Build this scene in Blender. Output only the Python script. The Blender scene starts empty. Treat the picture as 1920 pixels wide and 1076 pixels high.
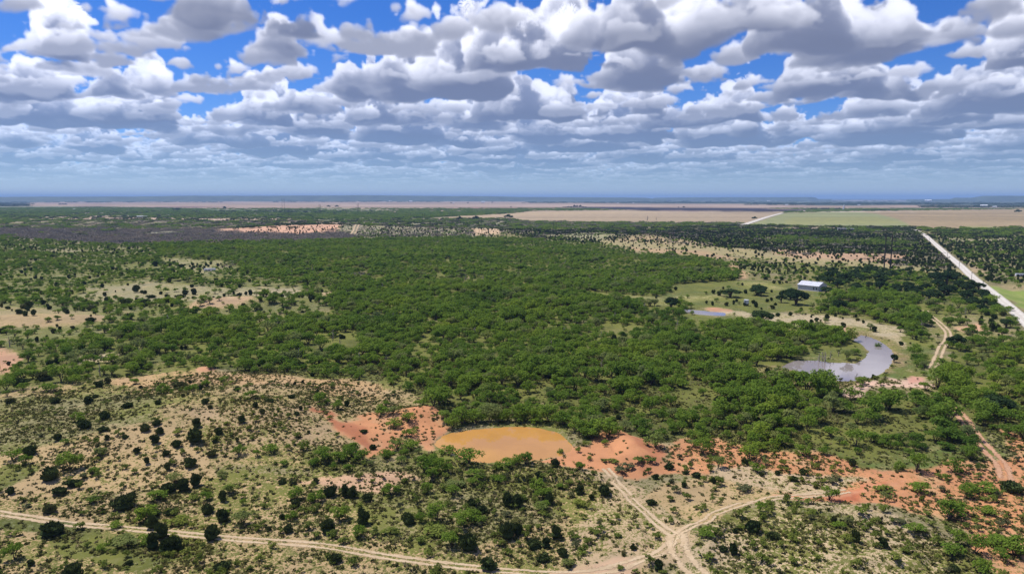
import bpy, bmesh, math, random, time, os
import numpy as np
from mathutils import Vector, Matrix
from concurrent.futures import ThreadPoolExecutor
T0 = time.time()
R = math.radians
random.seed(5)
rng = np.random.default_rng(5)
scene = bpy.context.scene
col = scene.collection

# ------------------------------------------------------------------ camera, sun, sky, exposure
CAM_H, PITCH, F = 60.0, R(7.43), 1280.0
SUN_AZ, SUN_EL = R(-58), R(62)          # azimuth measured from +Y (view direction) towards +X
SUN_STRENGTH, SKY_STRENGTH, CLOUD_GAIN, EXPOSURE = 5.0, 0.10, 0.58, 0.10
HAZE_DENSITY = 5.5e-5

cam = bpy.data.cameras.new('camera')
camo = bpy.data.objects.new('camera', cam)
col.objects.link(camo)
camo.location = (0, 0, CAM_H)
camo.rotation_euler = (math.pi/2 - PITCH, 0, 0)
cam.sensor_width = 36; cam.lens = 24.0
cam.clip_start = 0.5; cam.clip_end = 200000
scene.camera = camo

scene.render.engine = 'CYCLES'
scene.view_settings.view_transform = 'Standard'
scene.view_settings.look = 'None'
scene.view_settings.exposure = EXPOSURE
scene.view_settings.gamma = 1
scene.view_settings.use_curve_mapping = False
cy = scene.cycles
cy.max_bounces = 5; cy.diffuse_bounces = 2; cy.glossy_bounces = 2; cy.transmission_bounces = 2
cy.volume_bounces = 0; cy.transparent_max_bounces = 6
cy.use_denoising = True; cy.denoiser = 'OPENIMAGEDENOISE'; cy.denoising_input_passes = 'RGB_ALBEDO_NORMAL'
cy.caustics_reflective = False; cy.caustics_refractive = False
cy.sample_clamp_indirect = 4.0

sun = bpy.data.lights.new('sun', 'SUN')
sun.energy = SUN_STRENGTH; sun.angle = R(0.53); sun.color = (1.0, 0.955, 0.88)
suno = bpy.data.objects.new('sun', sun); col.objects.link(suno)
sdir = Vector((math.cos(SUN_EL)*math.sin(SUN_AZ), math.cos(SUN_EL)*math.cos(SUN_AZ), math.sin(SUN_EL)))
suno.rotation_euler = sdir.to_track_quat('Z', 'Y').to_euler()
suno.location = (0, 0, 300)

def px_dir(px,py):
    x=(px-960)/F; y=-(py-538)/F
    dy=math.cos(PITCH)+y*math.sin(PITCH); dz=-math.sin(PITCH)+y*math.cos(PITCH)
    return math.atan2(x,dy), math.atan2(dz,math.hypot(x,dy))
def worley(n,cells,rng):
    p=rng.random((cells,cells,cells,3)).astype(np.float32)
    g=(np.arange(n,dtype=np.float32)+.5)/n*cells
    X,Y,Z=np.meshgrid(g,g,g,indexing='ij'); I=[a.astype(int) for a in (X,Y,Z)]
    best=np.full((n,n,n),9,np.float32)
    for a in (-1,0,1):
        for b in (-1,0,1):
            for c in (-1,0,1):
                i,j,k=I[0]+a,I[1]+b,I[2]+c
                q=p[i%cells,j%cells,k%cells]
                d=(i+q[...,0]-X)**2+(j+q[...,1]-Y)**2+(k+q[...,2]-Z)**2
                np.minimum(best,d,out=best)
    return 1-np.clip(np.sqrt(best),0,1)
def make_noise(seed=3,n=96):
    rng=np.random.default_rng(seed)
    w=worley(n,4,rng)*.5+worley(n,9,rng)*.27+worley(n,19,rng)*.15+worley(n,36,rng)*.08
    w=(w-w.mean())/w.std()
    # smooth gradient like noise by fft
    k=np.fft.fftfreq(n)*n; K=np.sqrt(k[:,None,None]**2+k[None,:,None]**2+k[None,None,:]**2)+1e-6
    sp=np.fft.fftn(rng.standard_normal((n,n,n)))*np.where(K<1.5,0,K**-2.1)
    s=np.fft.ifftn(sp).real; s/=s.std()
    r=w*.8+s*.6
    return (r/r.std()).astype(np.float32)
N=96; NCL=4300
GR=80.0; GN=2000
def tri(vol,x,y,z):
    n=vol.shape[0]
    xi=np.floor(x);yi=np.floor(y);zi=np.floor(z)
    fx=(x-xi);fy=(y-yi);fz=(z-zi)
    xi=xi.astype(np.int32)%n;yi=yi.astype(np.int32)%n;zi=zi.astype(np.int32)%n
    x1=(xi+1)%n;y1=(yi+1)%n;z1=(zi+1)%n
    v=vol.ravel()
    a=xi*n;b=x1*n
    def g(p,q,r):return v[(p+q)*n+r]
    c00=g(a,yi,zi)*(1-fx)+g(b,yi,zi)*fx; c10=g(a,y1,zi)*(1-fx)+g(b,y1,zi)*fx
    c01=g(a,yi,z1)*(1-fx)+g(b,yi,z1)*fx; c11=g(a,y1,z1)*(1-fx)+g(b,y1,z1)*fx
    return (c00*(1-fy)+c10*fy)*(1-fz)+(c01*(1-fy)+c11*fy)*fz
def build_map(seed=11):
    rng=np.random.default_rng(seed)
    C=np.zeros((GN,GN),np.float32); 
    cell=2*GR/GN
    blobs=[]
    ZB=1.15
    hand=[(105,100,88,2),(60,165,70,95),(150,172,60,100),(225,165,60,92),(315,165,48,46),(425,132,36,90),(545,78,70,10),(400,2,110,-80),(520,30,90,-60),
     (640,160,50,80),(700,140,60,45),(790,160,70,30),(870,150,80,0),(960,112,80,-40),(1060,112,80,-40),(1150,60,80,-70),(1220,125,85,25),(1300,70,70,-30),(1545,158,100,45),(1380,40,80,-60),(1480,60,70,-60),(1620,75,80,-50),
     (1720,62,50,-40),(1850,180,90,45),(1900,110,50,-20),(1790,60,40,-40),(1692,160,32,92),(1640,200,34,150),(1380,215,60,95),(1330,222,40,130),(1215,200,32,140),(1260,215,40,150),(435,188,42,145),(585,192,48,140),(520,170,30,125),
     (40,215,70,160),(110,215,60,150),(230,212,60,165),(340,215,40,170),(700,215,45,155),(790,222,50,170),(960,205,70,120),(1080,205,50,145),(880,225,70,160),(1500,225,32,160),(1590,240,50,190),(1700,232,50,180),(1780,215,50,150),(1900,225,70,150),(1430,236,50,190),(600,236,50,190),(470,240,40,200)]
    gaps=[(265,30,90,44),(150,130,14,20),(690,60,30,20),(1120,60,24,16),(1840,40,18,24),(480,118,62,24),(385,128,26,56),(655,22,78,22),(1345,105,66,34),(1290,150,60,22),(1440,190,26,26),(1560,188,26,24),(1745,98,38,42),(360,185,40,22),
          (205,8,30,16),(590,100,50,14),(1100,165,35,10),(440,60,44,40),(1500,178,30,14),(930,25,10,10),(340,110,16,40),(430,205,24,10),(1255,240,24,10),(660,240,20,8),(1660,130,16,14),(20,25,24,30)]
    for px,yb,hw,yt in hand:
        az,el=px_dir(px,yb); d=ZB/math.tan(el); az2,el2=px_dir(px,max(yt,-200))
        R=hw/F*d*1.1; H=min(max(d*math.tan(el2)-ZB,.3),1.35)
        cy=d+R*.75
        blobs.append((math.sin(az)*cy,math.cos(az)*cy,R,H,1.25))
    for i in range(NCL):
        a=rng.random()*2*math.pi; d=math.sqrt(rng.random())*GR*1.0
        if d<3.0: continue
        x,y=math.sin(a)*d,math.cos(a)*d
        infr=abs(a if a<math.pi else a-2*math.pi)<.72
        if infr and d<10.5: continue
        R=rng.choice([.3,.5,.7,1.0])*(.7+.6*rng.random())
        blobs.append((x,y,R,R*(.8+.6*rng.random()),.95))
    Hm=np.zeros((GN,GN),np.float32)
    for x,y,R,H,s in blobs:
        # each cloud is a cluster of turrets
        subs=[(x,y,R,H*.78)]
        k=5 if s>1 else 3
        for j in range(k):
            t=rng.random()*6.283; q=R*.6*math.sqrt(rng.random())
            subs.append((x+math.cos(t)*q,y+math.sin(t)*q,R*(.3+.25*rng.random()),H*(.65+.5*rng.random())))
        for sx,sy,sr,sh in subs:
            i0=int((sx-sr+GR)/cell);i1=int((sx+sr+GR)/cell)+2;j0=int((sy-sr+GR)/cell);j1=int((sy+sr+GR)/cell)+2
            i0=max(i0,0);j0=max(j0,0);i1=min(i1,GN);j1=min(j1,GN)
            if i0>=i1 or j0>=j1: continue
            gx=(np.arange(i0,i1)+.5)*cell-GR; gy=(np.arange(j0,j1)+.5)*cell-GR
            r2=((gx[:,None]-sx)**2+(gy[None,:]-sy)**2)/(sr*sr)
            h=sh*np.sqrt(np.clip(1-r2,0,1))
            S=Hm[i0:i1,j0:j1]; np.maximum(S,h,out=S)
    # gaps: carve along the ray footprint
    gx=(np.arange(GN)+.5)*cell-GR
    X,Y=np.meshgrid(gx[GN//2-300:GN//2+300],gx[GN//2:GN//2+300],indexing='ij')
    sub=Hm[GN//2-300:GN//2+300,GN//2:GN//2+300]
    for px,py,rx,ry in gaps:
        az,el=px_dir(px,py); az_=np.arctan2(X,Y); D=np.hypot(X,Y)
        wa=rx/F*.95; elr=ry/F
        u=(az_-az)/wa
        for zc in np.arange(ZB,ZB+1.5,.12):
            e=np.arctan2(zc,D); v=(e-el)/elr
            k=np.clip(2.2-1.5*(u*u+v*v),0,1)
            # column must stay under zc there
            lim=max((zc-ZB)-.35,0)
            np.copyto(sub,np.minimum(sub,lim+(1-k)*3),where=k>0)
    for _ in range(2):
        Hm[1:-1,1:-1]=(Hm[1:-1,1:-1]*2+Hm[:-2,1:-1]+Hm[2:,1:-1]+Hm[1:-1,:-2]+Hm[1:-1,2:])/6
    return Hm
NA=.10; NB=.085; SH=22.; FOG=27.; KD=26.
def bake(ncol,az0,az1,V,noise,Hm,steps_ratio,seed=1):
    """V: array of sin(elev) rows"""
    ZB=1.15
    az=(np.arange(ncol)+.5)/ncol*(az1-az0)+az0
    S=V.astype(np.float32)
    out=np.zeros((len(V),ncol,4),np.float32)
    sd=np.array([math.cos(SUN_EL)*math.sin(SUN_AZ),math.cos(SUN_EL)*math.cos(SUN_AZ),math.sin(SUN_EL)],np.float32)
    cell=2*GR/GN
    Hq=Hm.ravel()
    nr=noise.ravel(); n_=noise.shape[0]
    def near(x,y,z):
        return nr[((x.astype(np.int32)%n_)*n_+y.astype(np.int32)%n_)*n_+z.astype(np.int32)%n_]
    def colH(x,y):
        u=(x+GR)*(1/cell)-.5; v=(y+GR)*(1/cell)-.5
        ui=u.astype(np.int32);vi=v.astype(np.int32);fu=u-ui;fv=v-vi
        ui=np.clip(ui,0,GN-2);vi=np.clip(vi,0,GN-2)
        b=ui*GN+vi
        return (Hq[b]*(1-fu)+Hq[b+GN]*fu)*(1-fv)+(Hq[b+1]*(1-fu)+Hq[b+GN+1]*fu)*fv
    def light(x,y,z,H=None):
        h=z-ZB
        H=colH(x,y); nv=tri(noise,x*21,y*21,z*26)
        return np.minimum(H-h,H*.9)-.06+(nv*NA*(1+.5*np.clip(h,0,1.5))+near(x*78+9613,y*78+9605,z*84)*NB*.8)*np.minimum(H*5,1)
    def field(x,y,z):
        h=z-ZB; H=colH(x,y)
        f=np.minimum(H-h,H*.9)-.06
        out_=f.copy(); m=np.nonzero(f>-.55)[0]
        if len(m):
            xm,ym,zm,hm,Hm_=x[m],y[m],z[m],h[m],H[m]
            nv=tri(noise,xm*21,ym*21,zm*26)
            g_=f[m]+nv*NA*(1+.5*np.clip(hm,0,1.5))*np.clip(Hm_*5,0,1)
            k=np.nonzero(np.abs(g_)<.3)[0]
            if len(k): g_[k]+=tri(noise,xm[k]*51+13,ym[k]*51+5,zm[k]*55)*NB
            k=np.nonzero(np.abs(g_)<.08)[0]
            if len(k): g_[k]+=near(xm[k]*170+9603,ym[k]*170+9609,zm[k]*180)*.02*np.clip(Hm_[k]*5,.1,1)
            g_=np.minimum(g_,(hm+.05+nv*.045)*1.6); out_[m]=g_
        return np.where(h>-.16,out_,np.float32(-.3))
    CS=14; ch=[(i,min(i+CS,len(V))) for i in range(0,len(V),CS)]
    def work(rr):
        r0,r1=rr; n=(r1-r0)*ncol
        s=np.repeat(S[r0:r1],ncol); a=np.tile(az,r1-r0).astype(np.float32)
        rg=np.random.default_rng(seed+r0)
        c=np.sqrt(1-s*s); dx=np.sin(a)*c;dy=np.cos(a)*c;dz=s
        T=np.ones(n,np.float32); L=np.zeros((n,3),np.float32); A=np.zeros(n,np.float32)
        t=(ZB-.16)/dz; t=t*(1+(steps_ratio-1)*rg.random(n).astype(np.float32))
        tend=np.minimum((ZB+1.9)/dz,70.0)
        idx=np.nonzero(t<tend)[0]
        mu=dx*sd[0]+dy*sd[1]+dz*sd[2]
        g=.5; ph=(1-g*g)/(1+g*g-2*g*mu)**1.5*.35+.7
        while len(idx):
            tt=t[idx]; f=field(dx[idx]*tt,dy[idx]*tt,dz[idx]*tt)
            q=steps_ratio-1
            dt=np.where(f<0,np.clip(-f*.55,tt*q*.33,tt*q*3.2),np.clip(f*.5+.012,tt*q*.33,tt*q)).astype(np.float32); hit=f>0
            if hit.any():
                k=idx[hit]; ff=f[hit]; tk=tt[hit]; xx,yy,zz=dx[k]*tk,dy[k]*tk,dz[k]*tk
                den=np.clip(ff*SH,0,1)
                al=1-np.exp(-den*KD*dt[hit])
                tau=0; prev=0
                for dd in (.06,.25,.75):
                    fs=light(xx+sd[0]*dd,yy+sd[1]*dd,zz+sd[2]*dd)
                    tau=tau+np.clip(fs*6+.35,0,1.6)*11*(dd-prev); prev=dd
                Hl=colH(xx,yy); hn=np.clip((zz-ZB+.06)/(Hl*.95+.12),0,1)
                sun=(np.exp(-tau*1.5)*1.25*ph[k]+np.exp(-tau*.3)*.30)*(.22+.78*hn**1.3)
                amb=.37+.15*hn
                col=np.stack([sun+amb*.84,sun*.98+amb*.92,sun*.98+amb*1.26],1)
                w=T[k]*al*np.exp(-(tk/FOG)**1.2)
                L[k]+=w[:,None]*col; A[k]+=w; T[k]*=1-al
            t[idx]=tt+dt
            idx=idx[(T[idx]>.02)&(t[idx]<tend[idx])]
        return rr,np.concatenate([L,A[:,None]],1).reshape(r1-r0,ncol,4)
    with ThreadPoolExecutor(4) as ex:
        for rr,res in ex.map(work,ch): out[rr[0]:rr[1]]=res
    return out

# ------------------------------------------------------------------ world: Nishita sky + cumulus field marched once into a panorama
SKY_SAT, SKY_VAL, SKY_TINT = 1.12, 1.0, (.65, .77, 1.10, 1)
def build_world():
    WCOL, WROW = 4500, 680
    full = march_sky(WCOL, WROW)
    img = bpy.data.images.new('cumulus_field', WCOL, WROW, alpha=True, float_buffer=True)
    img.colorspace_settings.name = 'Non-Color'
    img.alpha_mode = 'CHANNEL_PACKED'
    img.pixels.foreach_set(np.ascontiguousarray(full, np.float32).ravel())
    img.update()
    w = bpy.data.worlds.new('World'); scene.world = w; w.use_nodes = True
    nt = w.node_tree; nt.nodes.clear()
    N = nt.nodes.new; L = nt.links.new
    out = N('ShaderNodeOutputWorld')
    sky = N('ShaderNodeTexSky'); sky.sky_type = 'NISHITA'; sky.sun_disc = False
    sky.sun_elevation = SUN_EL; sky.sun_rotation = SUN_AZ
    sky.altitude = 300; sky.air_density = 1.0; sky.dust_density = 0.0; sky.ozone_density = 6.0
    bg = N('ShaderNodeBackground'); bg.inputs['Strength'].default_value = SKY_STRENGTH
    sat = N('ShaderNodeHueSaturation'); sat.inputs['Saturation'].default_value = SKY_SAT; sat.inputs['Value'].default_value = SKY_VAL; sat.inputs['Hue'].default_value = .503
    tint = N('ShaderNodeMix'); tint.data_type = 'RGBA'; tint.blend_type = 'MULTIPLY'; tint.inputs[0].default_value = 1; tint.inputs[7].default_value = SKY_TINT
    L(sky.outputs[0], tint.inputs[6]); L(tint.outputs[2], sat.inputs['Color']); L(sat.outputs[0], bg.inputs['Color'])
    tc = N('ShaderNodeTexCoord'); sep = N('ShaderNodeSeparateXYZ'); L(tc.outputs['Generated'], sep.inputs[0])
    def M(op, a, b=None):
        m = N('ShaderNodeMath'); m.operation = op
        for i, v in enumerate((a, b)):
            if v is None: continue
            if isinstance(v, (int, float)): m.inputs[i].default_value = v
            else: L(v, m.inputs[i])
        return m.outputs[0]
    az = M('ARCTAN2', sep.outputs['X'], sep.outputs['Y'])
    u = M('ADD', M('MULTIPLY', az, 1/(2*math.pi)), .5)
    v = M('SQRT', M('MAXIMUM', sep.outputs['Z'], 1e-5))
    cmb = N('ShaderNodeCombineXYZ'); L(u, cmb.inputs[0]); L(v, cmb.inputs[1])
    tx = N('ShaderNodeTexImage'); tx.image = img; tx.interpolation = 'Linear'; tx.extension = 'EXTEND'
    L(cmb.outputs[0], tx.inputs[0])
    cl = N('ShaderNodeBackground'); cl.inputs['Strength'].default_value = CLOUD_GAIN
    L(tx.outputs['Color'], cl.inputs['Color'])
    # the panorama holds premultiplied cloud light and cloud opacity: sky * (1 - a) + cloud
    dark = N('ShaderNodeBackground'); dark.inputs['Strength'].default_value = 0
    mx = N('ShaderNodeMixShader'); L(tx.outputs['Alpha'], mx.inputs[0]); L(bg.outputs[0], mx.inputs[1]); L(dark.outputs[0], mx.inputs[2])
    ad = N('ShaderNodeAddShader'); L(mx.outputs[0], ad.inputs[0]); L(cl.outputs[0], ad.inputs[1])
    L(ad.outputs[0], out.inputs['Surface'])
    w.cycles.sampling_method = 'MANUAL'; w.cycles.sample_map_resolution = 1024


def march_sky(WCOL, WROW):
    noise = make_noise(); Hm = build_map()
    vv = (np.arange(WROW)+.5)/WROW
    # whole dome, coarse
    lc, lr = WCOL//5, WROW//4
    lv = (np.arange(lr)+.5)/lr
    low = bake(lc, -math.pi, math.pi, np.maximum(lv**2, .002), noise, Hm, 1.022)
    def up(a, n, axis, wrap):
        m = a.shape[axis]; p = (np.arange(n)+.5)/n*m-.5; i = np.floor(p).astype(int); f = (p-i)
        g = (lambda k: k % m) if wrap else (lambda k: np.clip(k, 0, m-1))
        sh = [1]*a.ndim; sh[axis] = n
        return np.take(a, g(i), axis)*(1-f).reshape(sh)+np.take(a, g(i+1), axis)*f.reshape(sh)
    full = up(up(low, WROW, 0, False), WCOL, 1, True).astype(np.float32)
    a0 = int((.5-39/360)*WCOL); a1 = int((.5+39/360)*WCOL); r1 = int(.545*WROW)
    hi = bake(a1-a0, (a0/WCOL-.5)*2*math.pi, (a1/WCOL-.5)*2*math.pi, np.maximum(vv[:r1]**2, .0008), noise, Hm, 1.0085)
    # a light smoothing takes out the step grain
    k = hi.copy(); k[1:-1, 1:-1] = hi[1:-1, 1:-1]*.8+(hi[:-2, 1:-1]+hi[2:, 1:-1]+hi[1:-1, :-2]+hi[1:-1, 2:])*.05
    full[:r1, a0:a1] = k
    return full
build_world()
print('sky', time.time()-T0)

# ------------------------------------------------------------------ pixels of the photograph <-> points on the ground
cp, sp_ = math.cos(PITCH), math.sin(PITCH)
def ray(px, py):
    x = (np.asarray(px, float)-960)/F; y = -(np.asarray(py, float)-538)/F
    return x, cp+y*sp_, -sp_+y*cp
def flat(px, py):
    x, y, z = ray(px, py); t = CAM_H/np.maximum(-z, 1e-4)
    return x*t, y*t
def project(x, y, z=0.0):
    dz = z-CAM_H
    d = y*cp-dz*sp_; u = y*sp_+dz*cp
    d = np.maximum(d, .1)
    return 960+F*x/d, 538-F*u/d

# ------------------------------------------------------------------ noise on the ground plane (numpy)
_perm = rng.permutation(4096)
_val = rng.random(4096).astype(np.float32)
def vnoise(x, y, s=0):
    x = np.asarray(x, float); y = np.asarray(y, float)
    xi = np.floor(x).astype(np.int64); yi = np.floor(y).astype(np.int64)
    fx = x-xi; fy = y-yi; fx = fx*fx*(3-2*fx); fy = fy*fy*(3-2*fy)
    def h(i, j): return _val[_perm[(_perm[(i+s*131) & 4095]+j) & 4095]]
    return (h(xi, yi)*(1-fx)+h(xi+1, yi)*fx)*(1-fy)+(h(xi, yi+1)*(1-fx)+h(xi+1, yi+1)*fx)*fy
def fbm(x, y, s=0, o=4):
    a = 0; w = .5; t = 0
    for k in range(o):
        a = a+w*vnoise(x*2**k, y*2**k, s+k); t += w; w *= .5
    return a/t
def sstep(a, b, x):
    t = np.clip((x-a)/(b-a), 0, 1); return t*t*(3-2*t)
def pip(x, y, poly):
    x = np.asarray(x); y = np.asarray(y); ins = np.zeros(x.shape, bool); n = len(poly); j = n-1
    for i in range(n):
        xi, yi = poly[i]; xj, yj = poly[j]
        if yi != yj: ins ^= ((yi > y) != (yj > y)) & (x < (xj-xi)*(y-yi)/(yj-yi)+xi)
        j = i
    return ins
def pdist(x, y, pts, closed=False):
    best = np.full(np.shape(x), 1e9); n = len(pts)
    for i in range(n if closed else n-1):
        ax, ay = pts[i]; bx, by = pts[(i+1) % n]; ex, ey = bx-ax, by-ay
        t = np.clip(((x-ax)*ex+(y-ay)*ey)/(ex*ex+ey*ey+1e-9), 0, 1)
        best = np.minimum(best, np.hypot(x-ax-t*ex, y-ay-t*ey))
    return best
def C(s, ox, oy, pts): return [(ox+a/s, oy+b/s) for a, b in pts]

POND = [(815,828),(828,818),(850,811),(900,803),(960,799),(1010,802),(1045,810),(1065,822),(1075,835),(1070,846),(1050,855),(1010,862),(930,868),(880,864),(840,850),(818,838)]
LAKE = C(6, 1440, 600, [(150,530),(230,480),(330,452),(440,455),(560,450),(700,478),(850,478),(960,490),(1040,460),(1110,400),(1125,350),(1080,300),(1030,262),(960,225),(985,200),(1050,172),(1150,188),(1280,250),(1370,320),(1425,375),(1400,470),(1330,570),(1180,640),(1000,680),(820,690),(650,660),(420,600),(220,555)])
TANK = C(6, 1240, 520, [(190,352),(300,362),(420,372),(550,385),(720,397),(730,412),(715,432),(560,430),(380,412),(250,390)])
WROAD = [(1711,430),(1731,440),(1750,456),(1775,478),(1800,499),(1820,518),(1838,533),(1857,548),(1877,564),(1897,581),(1920,602),(1960,642),(2040,725),(2200,900)]
FROAD = [(1393,424),(1418,414.5),(1440,407),(1467,399.8)]
TRACKS = {'a': [(-80,933),(0,950),(60,957),(130,968),(200,975),(290,985),(380,996),(450,1004),(560,1013),(640,1023),(740,1039),(850,1052),(960,1063),(1060,1067),(1140,1060),(1205,1044),(1250,1024),(1268,1006)],
 'b': [(1268,1006),(1245,990),(1222,970),(1195,945),(1172,920),(1152,898),(1135,880)],
 'c': [(1268,1006),(1300,990),(1350,965),(1400,943),(1440,934),(1500,930),(1550,926),(1590,920)],
 'd': [(1268,1006),(1272,1030),(1290,1055),(1330,1085),(1400,1130)],
 'e': [(1735,580),(1750,596),(1766,610),(1777,622),(1776,636),(1766,652),(1758,672),(1748,692)],
 'f': [(1775,752),(1798,775),(1818,802),(1835,828),(1855,852),(1878,878),(1885,905)],
 'g': [(660,440),(676,428),(682,424)]}
def wpoly(p): return [tuple(float(v) for v in flat(a, b)) for a, b in p]
WP = {k: wpoly(v) for k, v in dict(pond=POND, lake=LAKE, tank=TANK, wroad=WROAD, froad=FROAD).items()}
WT = {k: wpoly(v) for k, v in TRACKS.items()}
WATER = {}

# ------------------------------------------------------------------ terrain height
BUMPS = []
def bump(px, py, rx, ry, h, rot=0.0):
    x, y = flat(px, py); BUMPS.append((float(x), float(y), rx, ry, h, rot))
bump(390, 790, 42, 30, 5.0)            # bare rise left of the pond
bump(120, 960, 30, 22, -1.0)
bump(1420, 1010, 18, 11, 2.0); bump(1560, 1000, 14, 7, 1.3, .3); bump(1640, 1070, 20, 8, 1.5, .2)
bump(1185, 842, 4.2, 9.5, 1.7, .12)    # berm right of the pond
bump(1120, 862, 10, 3.0, 1.0)
bump(800, 782, 7.5, 5.5, 2.6); bump(735, 790, 6, 4, .9)
bump(700, 830, 6, 6, -.9)
bump(470, 572, 48, 22, 6.0); bump(330, 520, 60, 30, 3.0)
bump(80, 600, 40, 18, 2.5)
bump(1180, 446, 90, 45, 7.0); bump(1370, 470, 60, 30, 3)
bump(560, 432, 150, 60, 9.0); bump(760, 432, 150, 70, 6.0)
bump(1620, 480, 70, 25, 3.5)
bump(960, 436, 50, 40, 4.0)
bump(1640, 620, 16, 12, 1.2)
bump(200, 418, 300, 90, 5.0)
bump(1600, 730, 30, 4, 1.6)
def height(x, y):
    x = np.asarray(x, float); y = np.asarray(y, float)
    r = np.hypot(x, y)
    far = 1-sstep(1400, 2200, r)
    h = (fbm(x/130, y/130, 7, 3)-.5)*2.6*far + (fbm(x/480+9, y/480, 21, 2)-.5)*5*sstep(250, 600, r)*far
    h = h+(fbm(x/22, y/22, 3, 3)-.5)*.7*(1-sstep(300, 700, r))
    # little washes in the lower right
    gx, gy = flat(1500, 1010)
    g = np.exp(-(((x-gx)/38)**2+((y-gy)/22)**2))
    h = h-g*.9*sstep(.62, .8, 1-np.abs(fbm(x/16, y/9, 40, 2)-.5)*2.4)
    for bx, by, rx, ry, hh, rot in BUMPS:
        c, s = math.cos(rot), math.sin(rot)
        m = (np.abs(x-bx) < 3.2*max(rx, ry)) & (np.abs(y-by) < 3.2*max(rx, ry))
        if not m.any(): continue
        u = (x[m]-bx)*c+(y[m]-by)*s; v = -(x[m]-bx)*s+(y[m]-by)*c if x.ndim else 0
        q = np.exp(-((u/rx)**2+(v/ry)**2))
        h[m] = h[m]+hh*q
    for k, lvl, mg in (('pond', 0.0, 9.), ('lake', 0.0, 22.), ('tank', 0.0, 12.)):
        P = WP[k]; xs = [p[0] for p in P]; ys = [p[1] for p in P]
        m = (x > min(xs)-mg) & (x < max(xs)+mg) & (y > min(ys)-mg) & (y < max(ys)+mg)
        if not m.any(): continue
        xx, yy = x[m], y[m]
        wob = (fbm(xx/3.5, yy/3.5, 55, 3)-.5)*(1.6 if k != 'tank' else .6)
        d = pdist(xx, yy, P, True); d = np.where(pip(xx, yy, P), -d, d)+wob
        w = sstep(0, 1, np.clip(1-d/mg, 0, 1)) if k != 'pond' else sstep(0, 1, np.clip(1-d/mg, 0, 1))**1.6
        base = h[m]
        hn = base*(1-w)+w*(.05)
        hn = np.where(d < 0, np.maximum(-1.6, .05+d*.45), np.maximum(hn, .05+np.minimum(d, 2)*.12))
        h[m] = hn
    # the white road is graded
    for P, wd in ((WP['wroad'], 7.0),):
        xs = [p[0] for p in P]; ys = [p[1] for p in P]
        m = (x > min(xs)-30) & (x < max(xs)+30) & (y > min(ys)-30) & (y < max(ys)+30)
        if m.any():
            d = pdist(x[m], y[m], P); w = 1-sstep(4.5, 16, d)
            h[m] = h[m]*(1-w)+w*.4
    return h
def H1(x, y): return float(height(np.array([float(x)]), np.array([float(y)]))[0])
def ground_at(px, py):
    """points on the terrain under pixels (arrays)"""
    px = np.atleast_1d(np.asarray(px, float)); py = np.atleast_1d(np.asarray(py, float))
    x, y, z = ray(px, py); z = np.minimum(z, -1e-3); h = np.zeros_like(px)
    for _ in range(6):
        t = (CAM_H-h)/(-z); h = .5*h+.5*height(x*t, y*t)
    t = (CAM_H-h)/(-z)
    return x*t, y*t, height(x*t, y*t)

# ------------------------------------------------------------------ land cover: what grows and what soil lies where
RX0, RDX, RW = -900, 4, 930
def rrow(py): return 24*np.sqrt(np.maximum(np.asarray(py, float)-370.6, .01))
RH = int(rrow(1900))+2
gpx = RX0+RDX*np.arange(RW); gpy = (np.arange(RH)/24.)**2+370.6
LAY = {k: np.zeros((RH, RW), np.float32) for k in ('r', 'g', 'b', 'veg', 'mesq', 'jun', 'dead', 'oak', 'shr')}
def op(poly, soil=None, a=1.0, **kw):
    xs = [p[0] for p in poly]; ys = [p[1] for p in poly]
    i0 = max(0, int(rrow(min(ys)))); i1 = min(RH, int(rrow(max(ys)))+2)
    j0 = max(0, int((min(xs)-RX0)/RDX)); j1 = min(RW, int((max(xs)-RX0)/RDX)+2)
    X, Y = np.meshgrid(gpx[j0:j1], gpy[i0:i1]); m = pip(X, Y, poly)
    vals = dict(kw)
    if soil: vals.update(r=soil[0], g=soil[1], b=soil[2])
    for k, v in vals.items():
        S = LAY[k][i0:i1, j0:j1]; S[m] = S[m]*(1-a)+v*a
def strip(pts, w, **kw):
    """a band along a polyline, w = half width in rows of the picture"""
    up = [(x, y-w) for x, y in pts]; dn = [(x, y+w) for x, y in pts][::-1]
    op(up+dn, **kw)
CREAM = (.40,.29,.15); TAN = (.38,.26,.135); RED = (.47,.225,.11); DRED = (.33,.125,.065)
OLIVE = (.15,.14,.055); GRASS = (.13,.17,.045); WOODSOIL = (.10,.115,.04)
BIG = [(-900,300),(2900,300),(2900,1900),(-900,1900)]
op(BIG, soil=(.26,.22,.12), veg=.6, mesq=.25, jun=.05, dead=0, oak=0, shr=.1)
# --- far plain
op([(-900,371),(2900,371),(2900,391),(-900,391)], soil=(.10,.12,.085), veg=0, mesq=0, jun=0, shr=0)
op([(20,386),(60,379.5),(130,377.2),(640,377.4),(1000,378),(1480,381),(1700,383.4),(2900,386),(2900,398),(1600,398),(1300,394),(1000,399),(640,398),(300,391),(20,388)], soil=(.30,.225,.165), veg=0)
op([(650,375.6),(980,375.6),(980,376.8),(650,376.8)], soil=(.5,.42,.38)); op([(1540,375),(1800,375.2),(1800,376.2),(1540,376)], soil=(.42,.34,.32))
op([(130,387.0),(380,388),(600,389.2),(420,389.6),(150,388.4)], soil=(.17,.10,.09)); op([(0,381),(300,381.4),(300,382),(0,381.6)], soil=(.2,.14,.14))
op([(640,383.5),(1480,386),(1480,388),(1000,387),(640,386)], soil=(.38,.29,.23)); op([(760,390.5),(1130,389.2),(1130,390.2),(760,391.7)], soil=(.24,.13,.10))
op([(600,388.5),(900,391),(900,393.5),(600,391.5)], soil=(.36,.27,.19))
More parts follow.
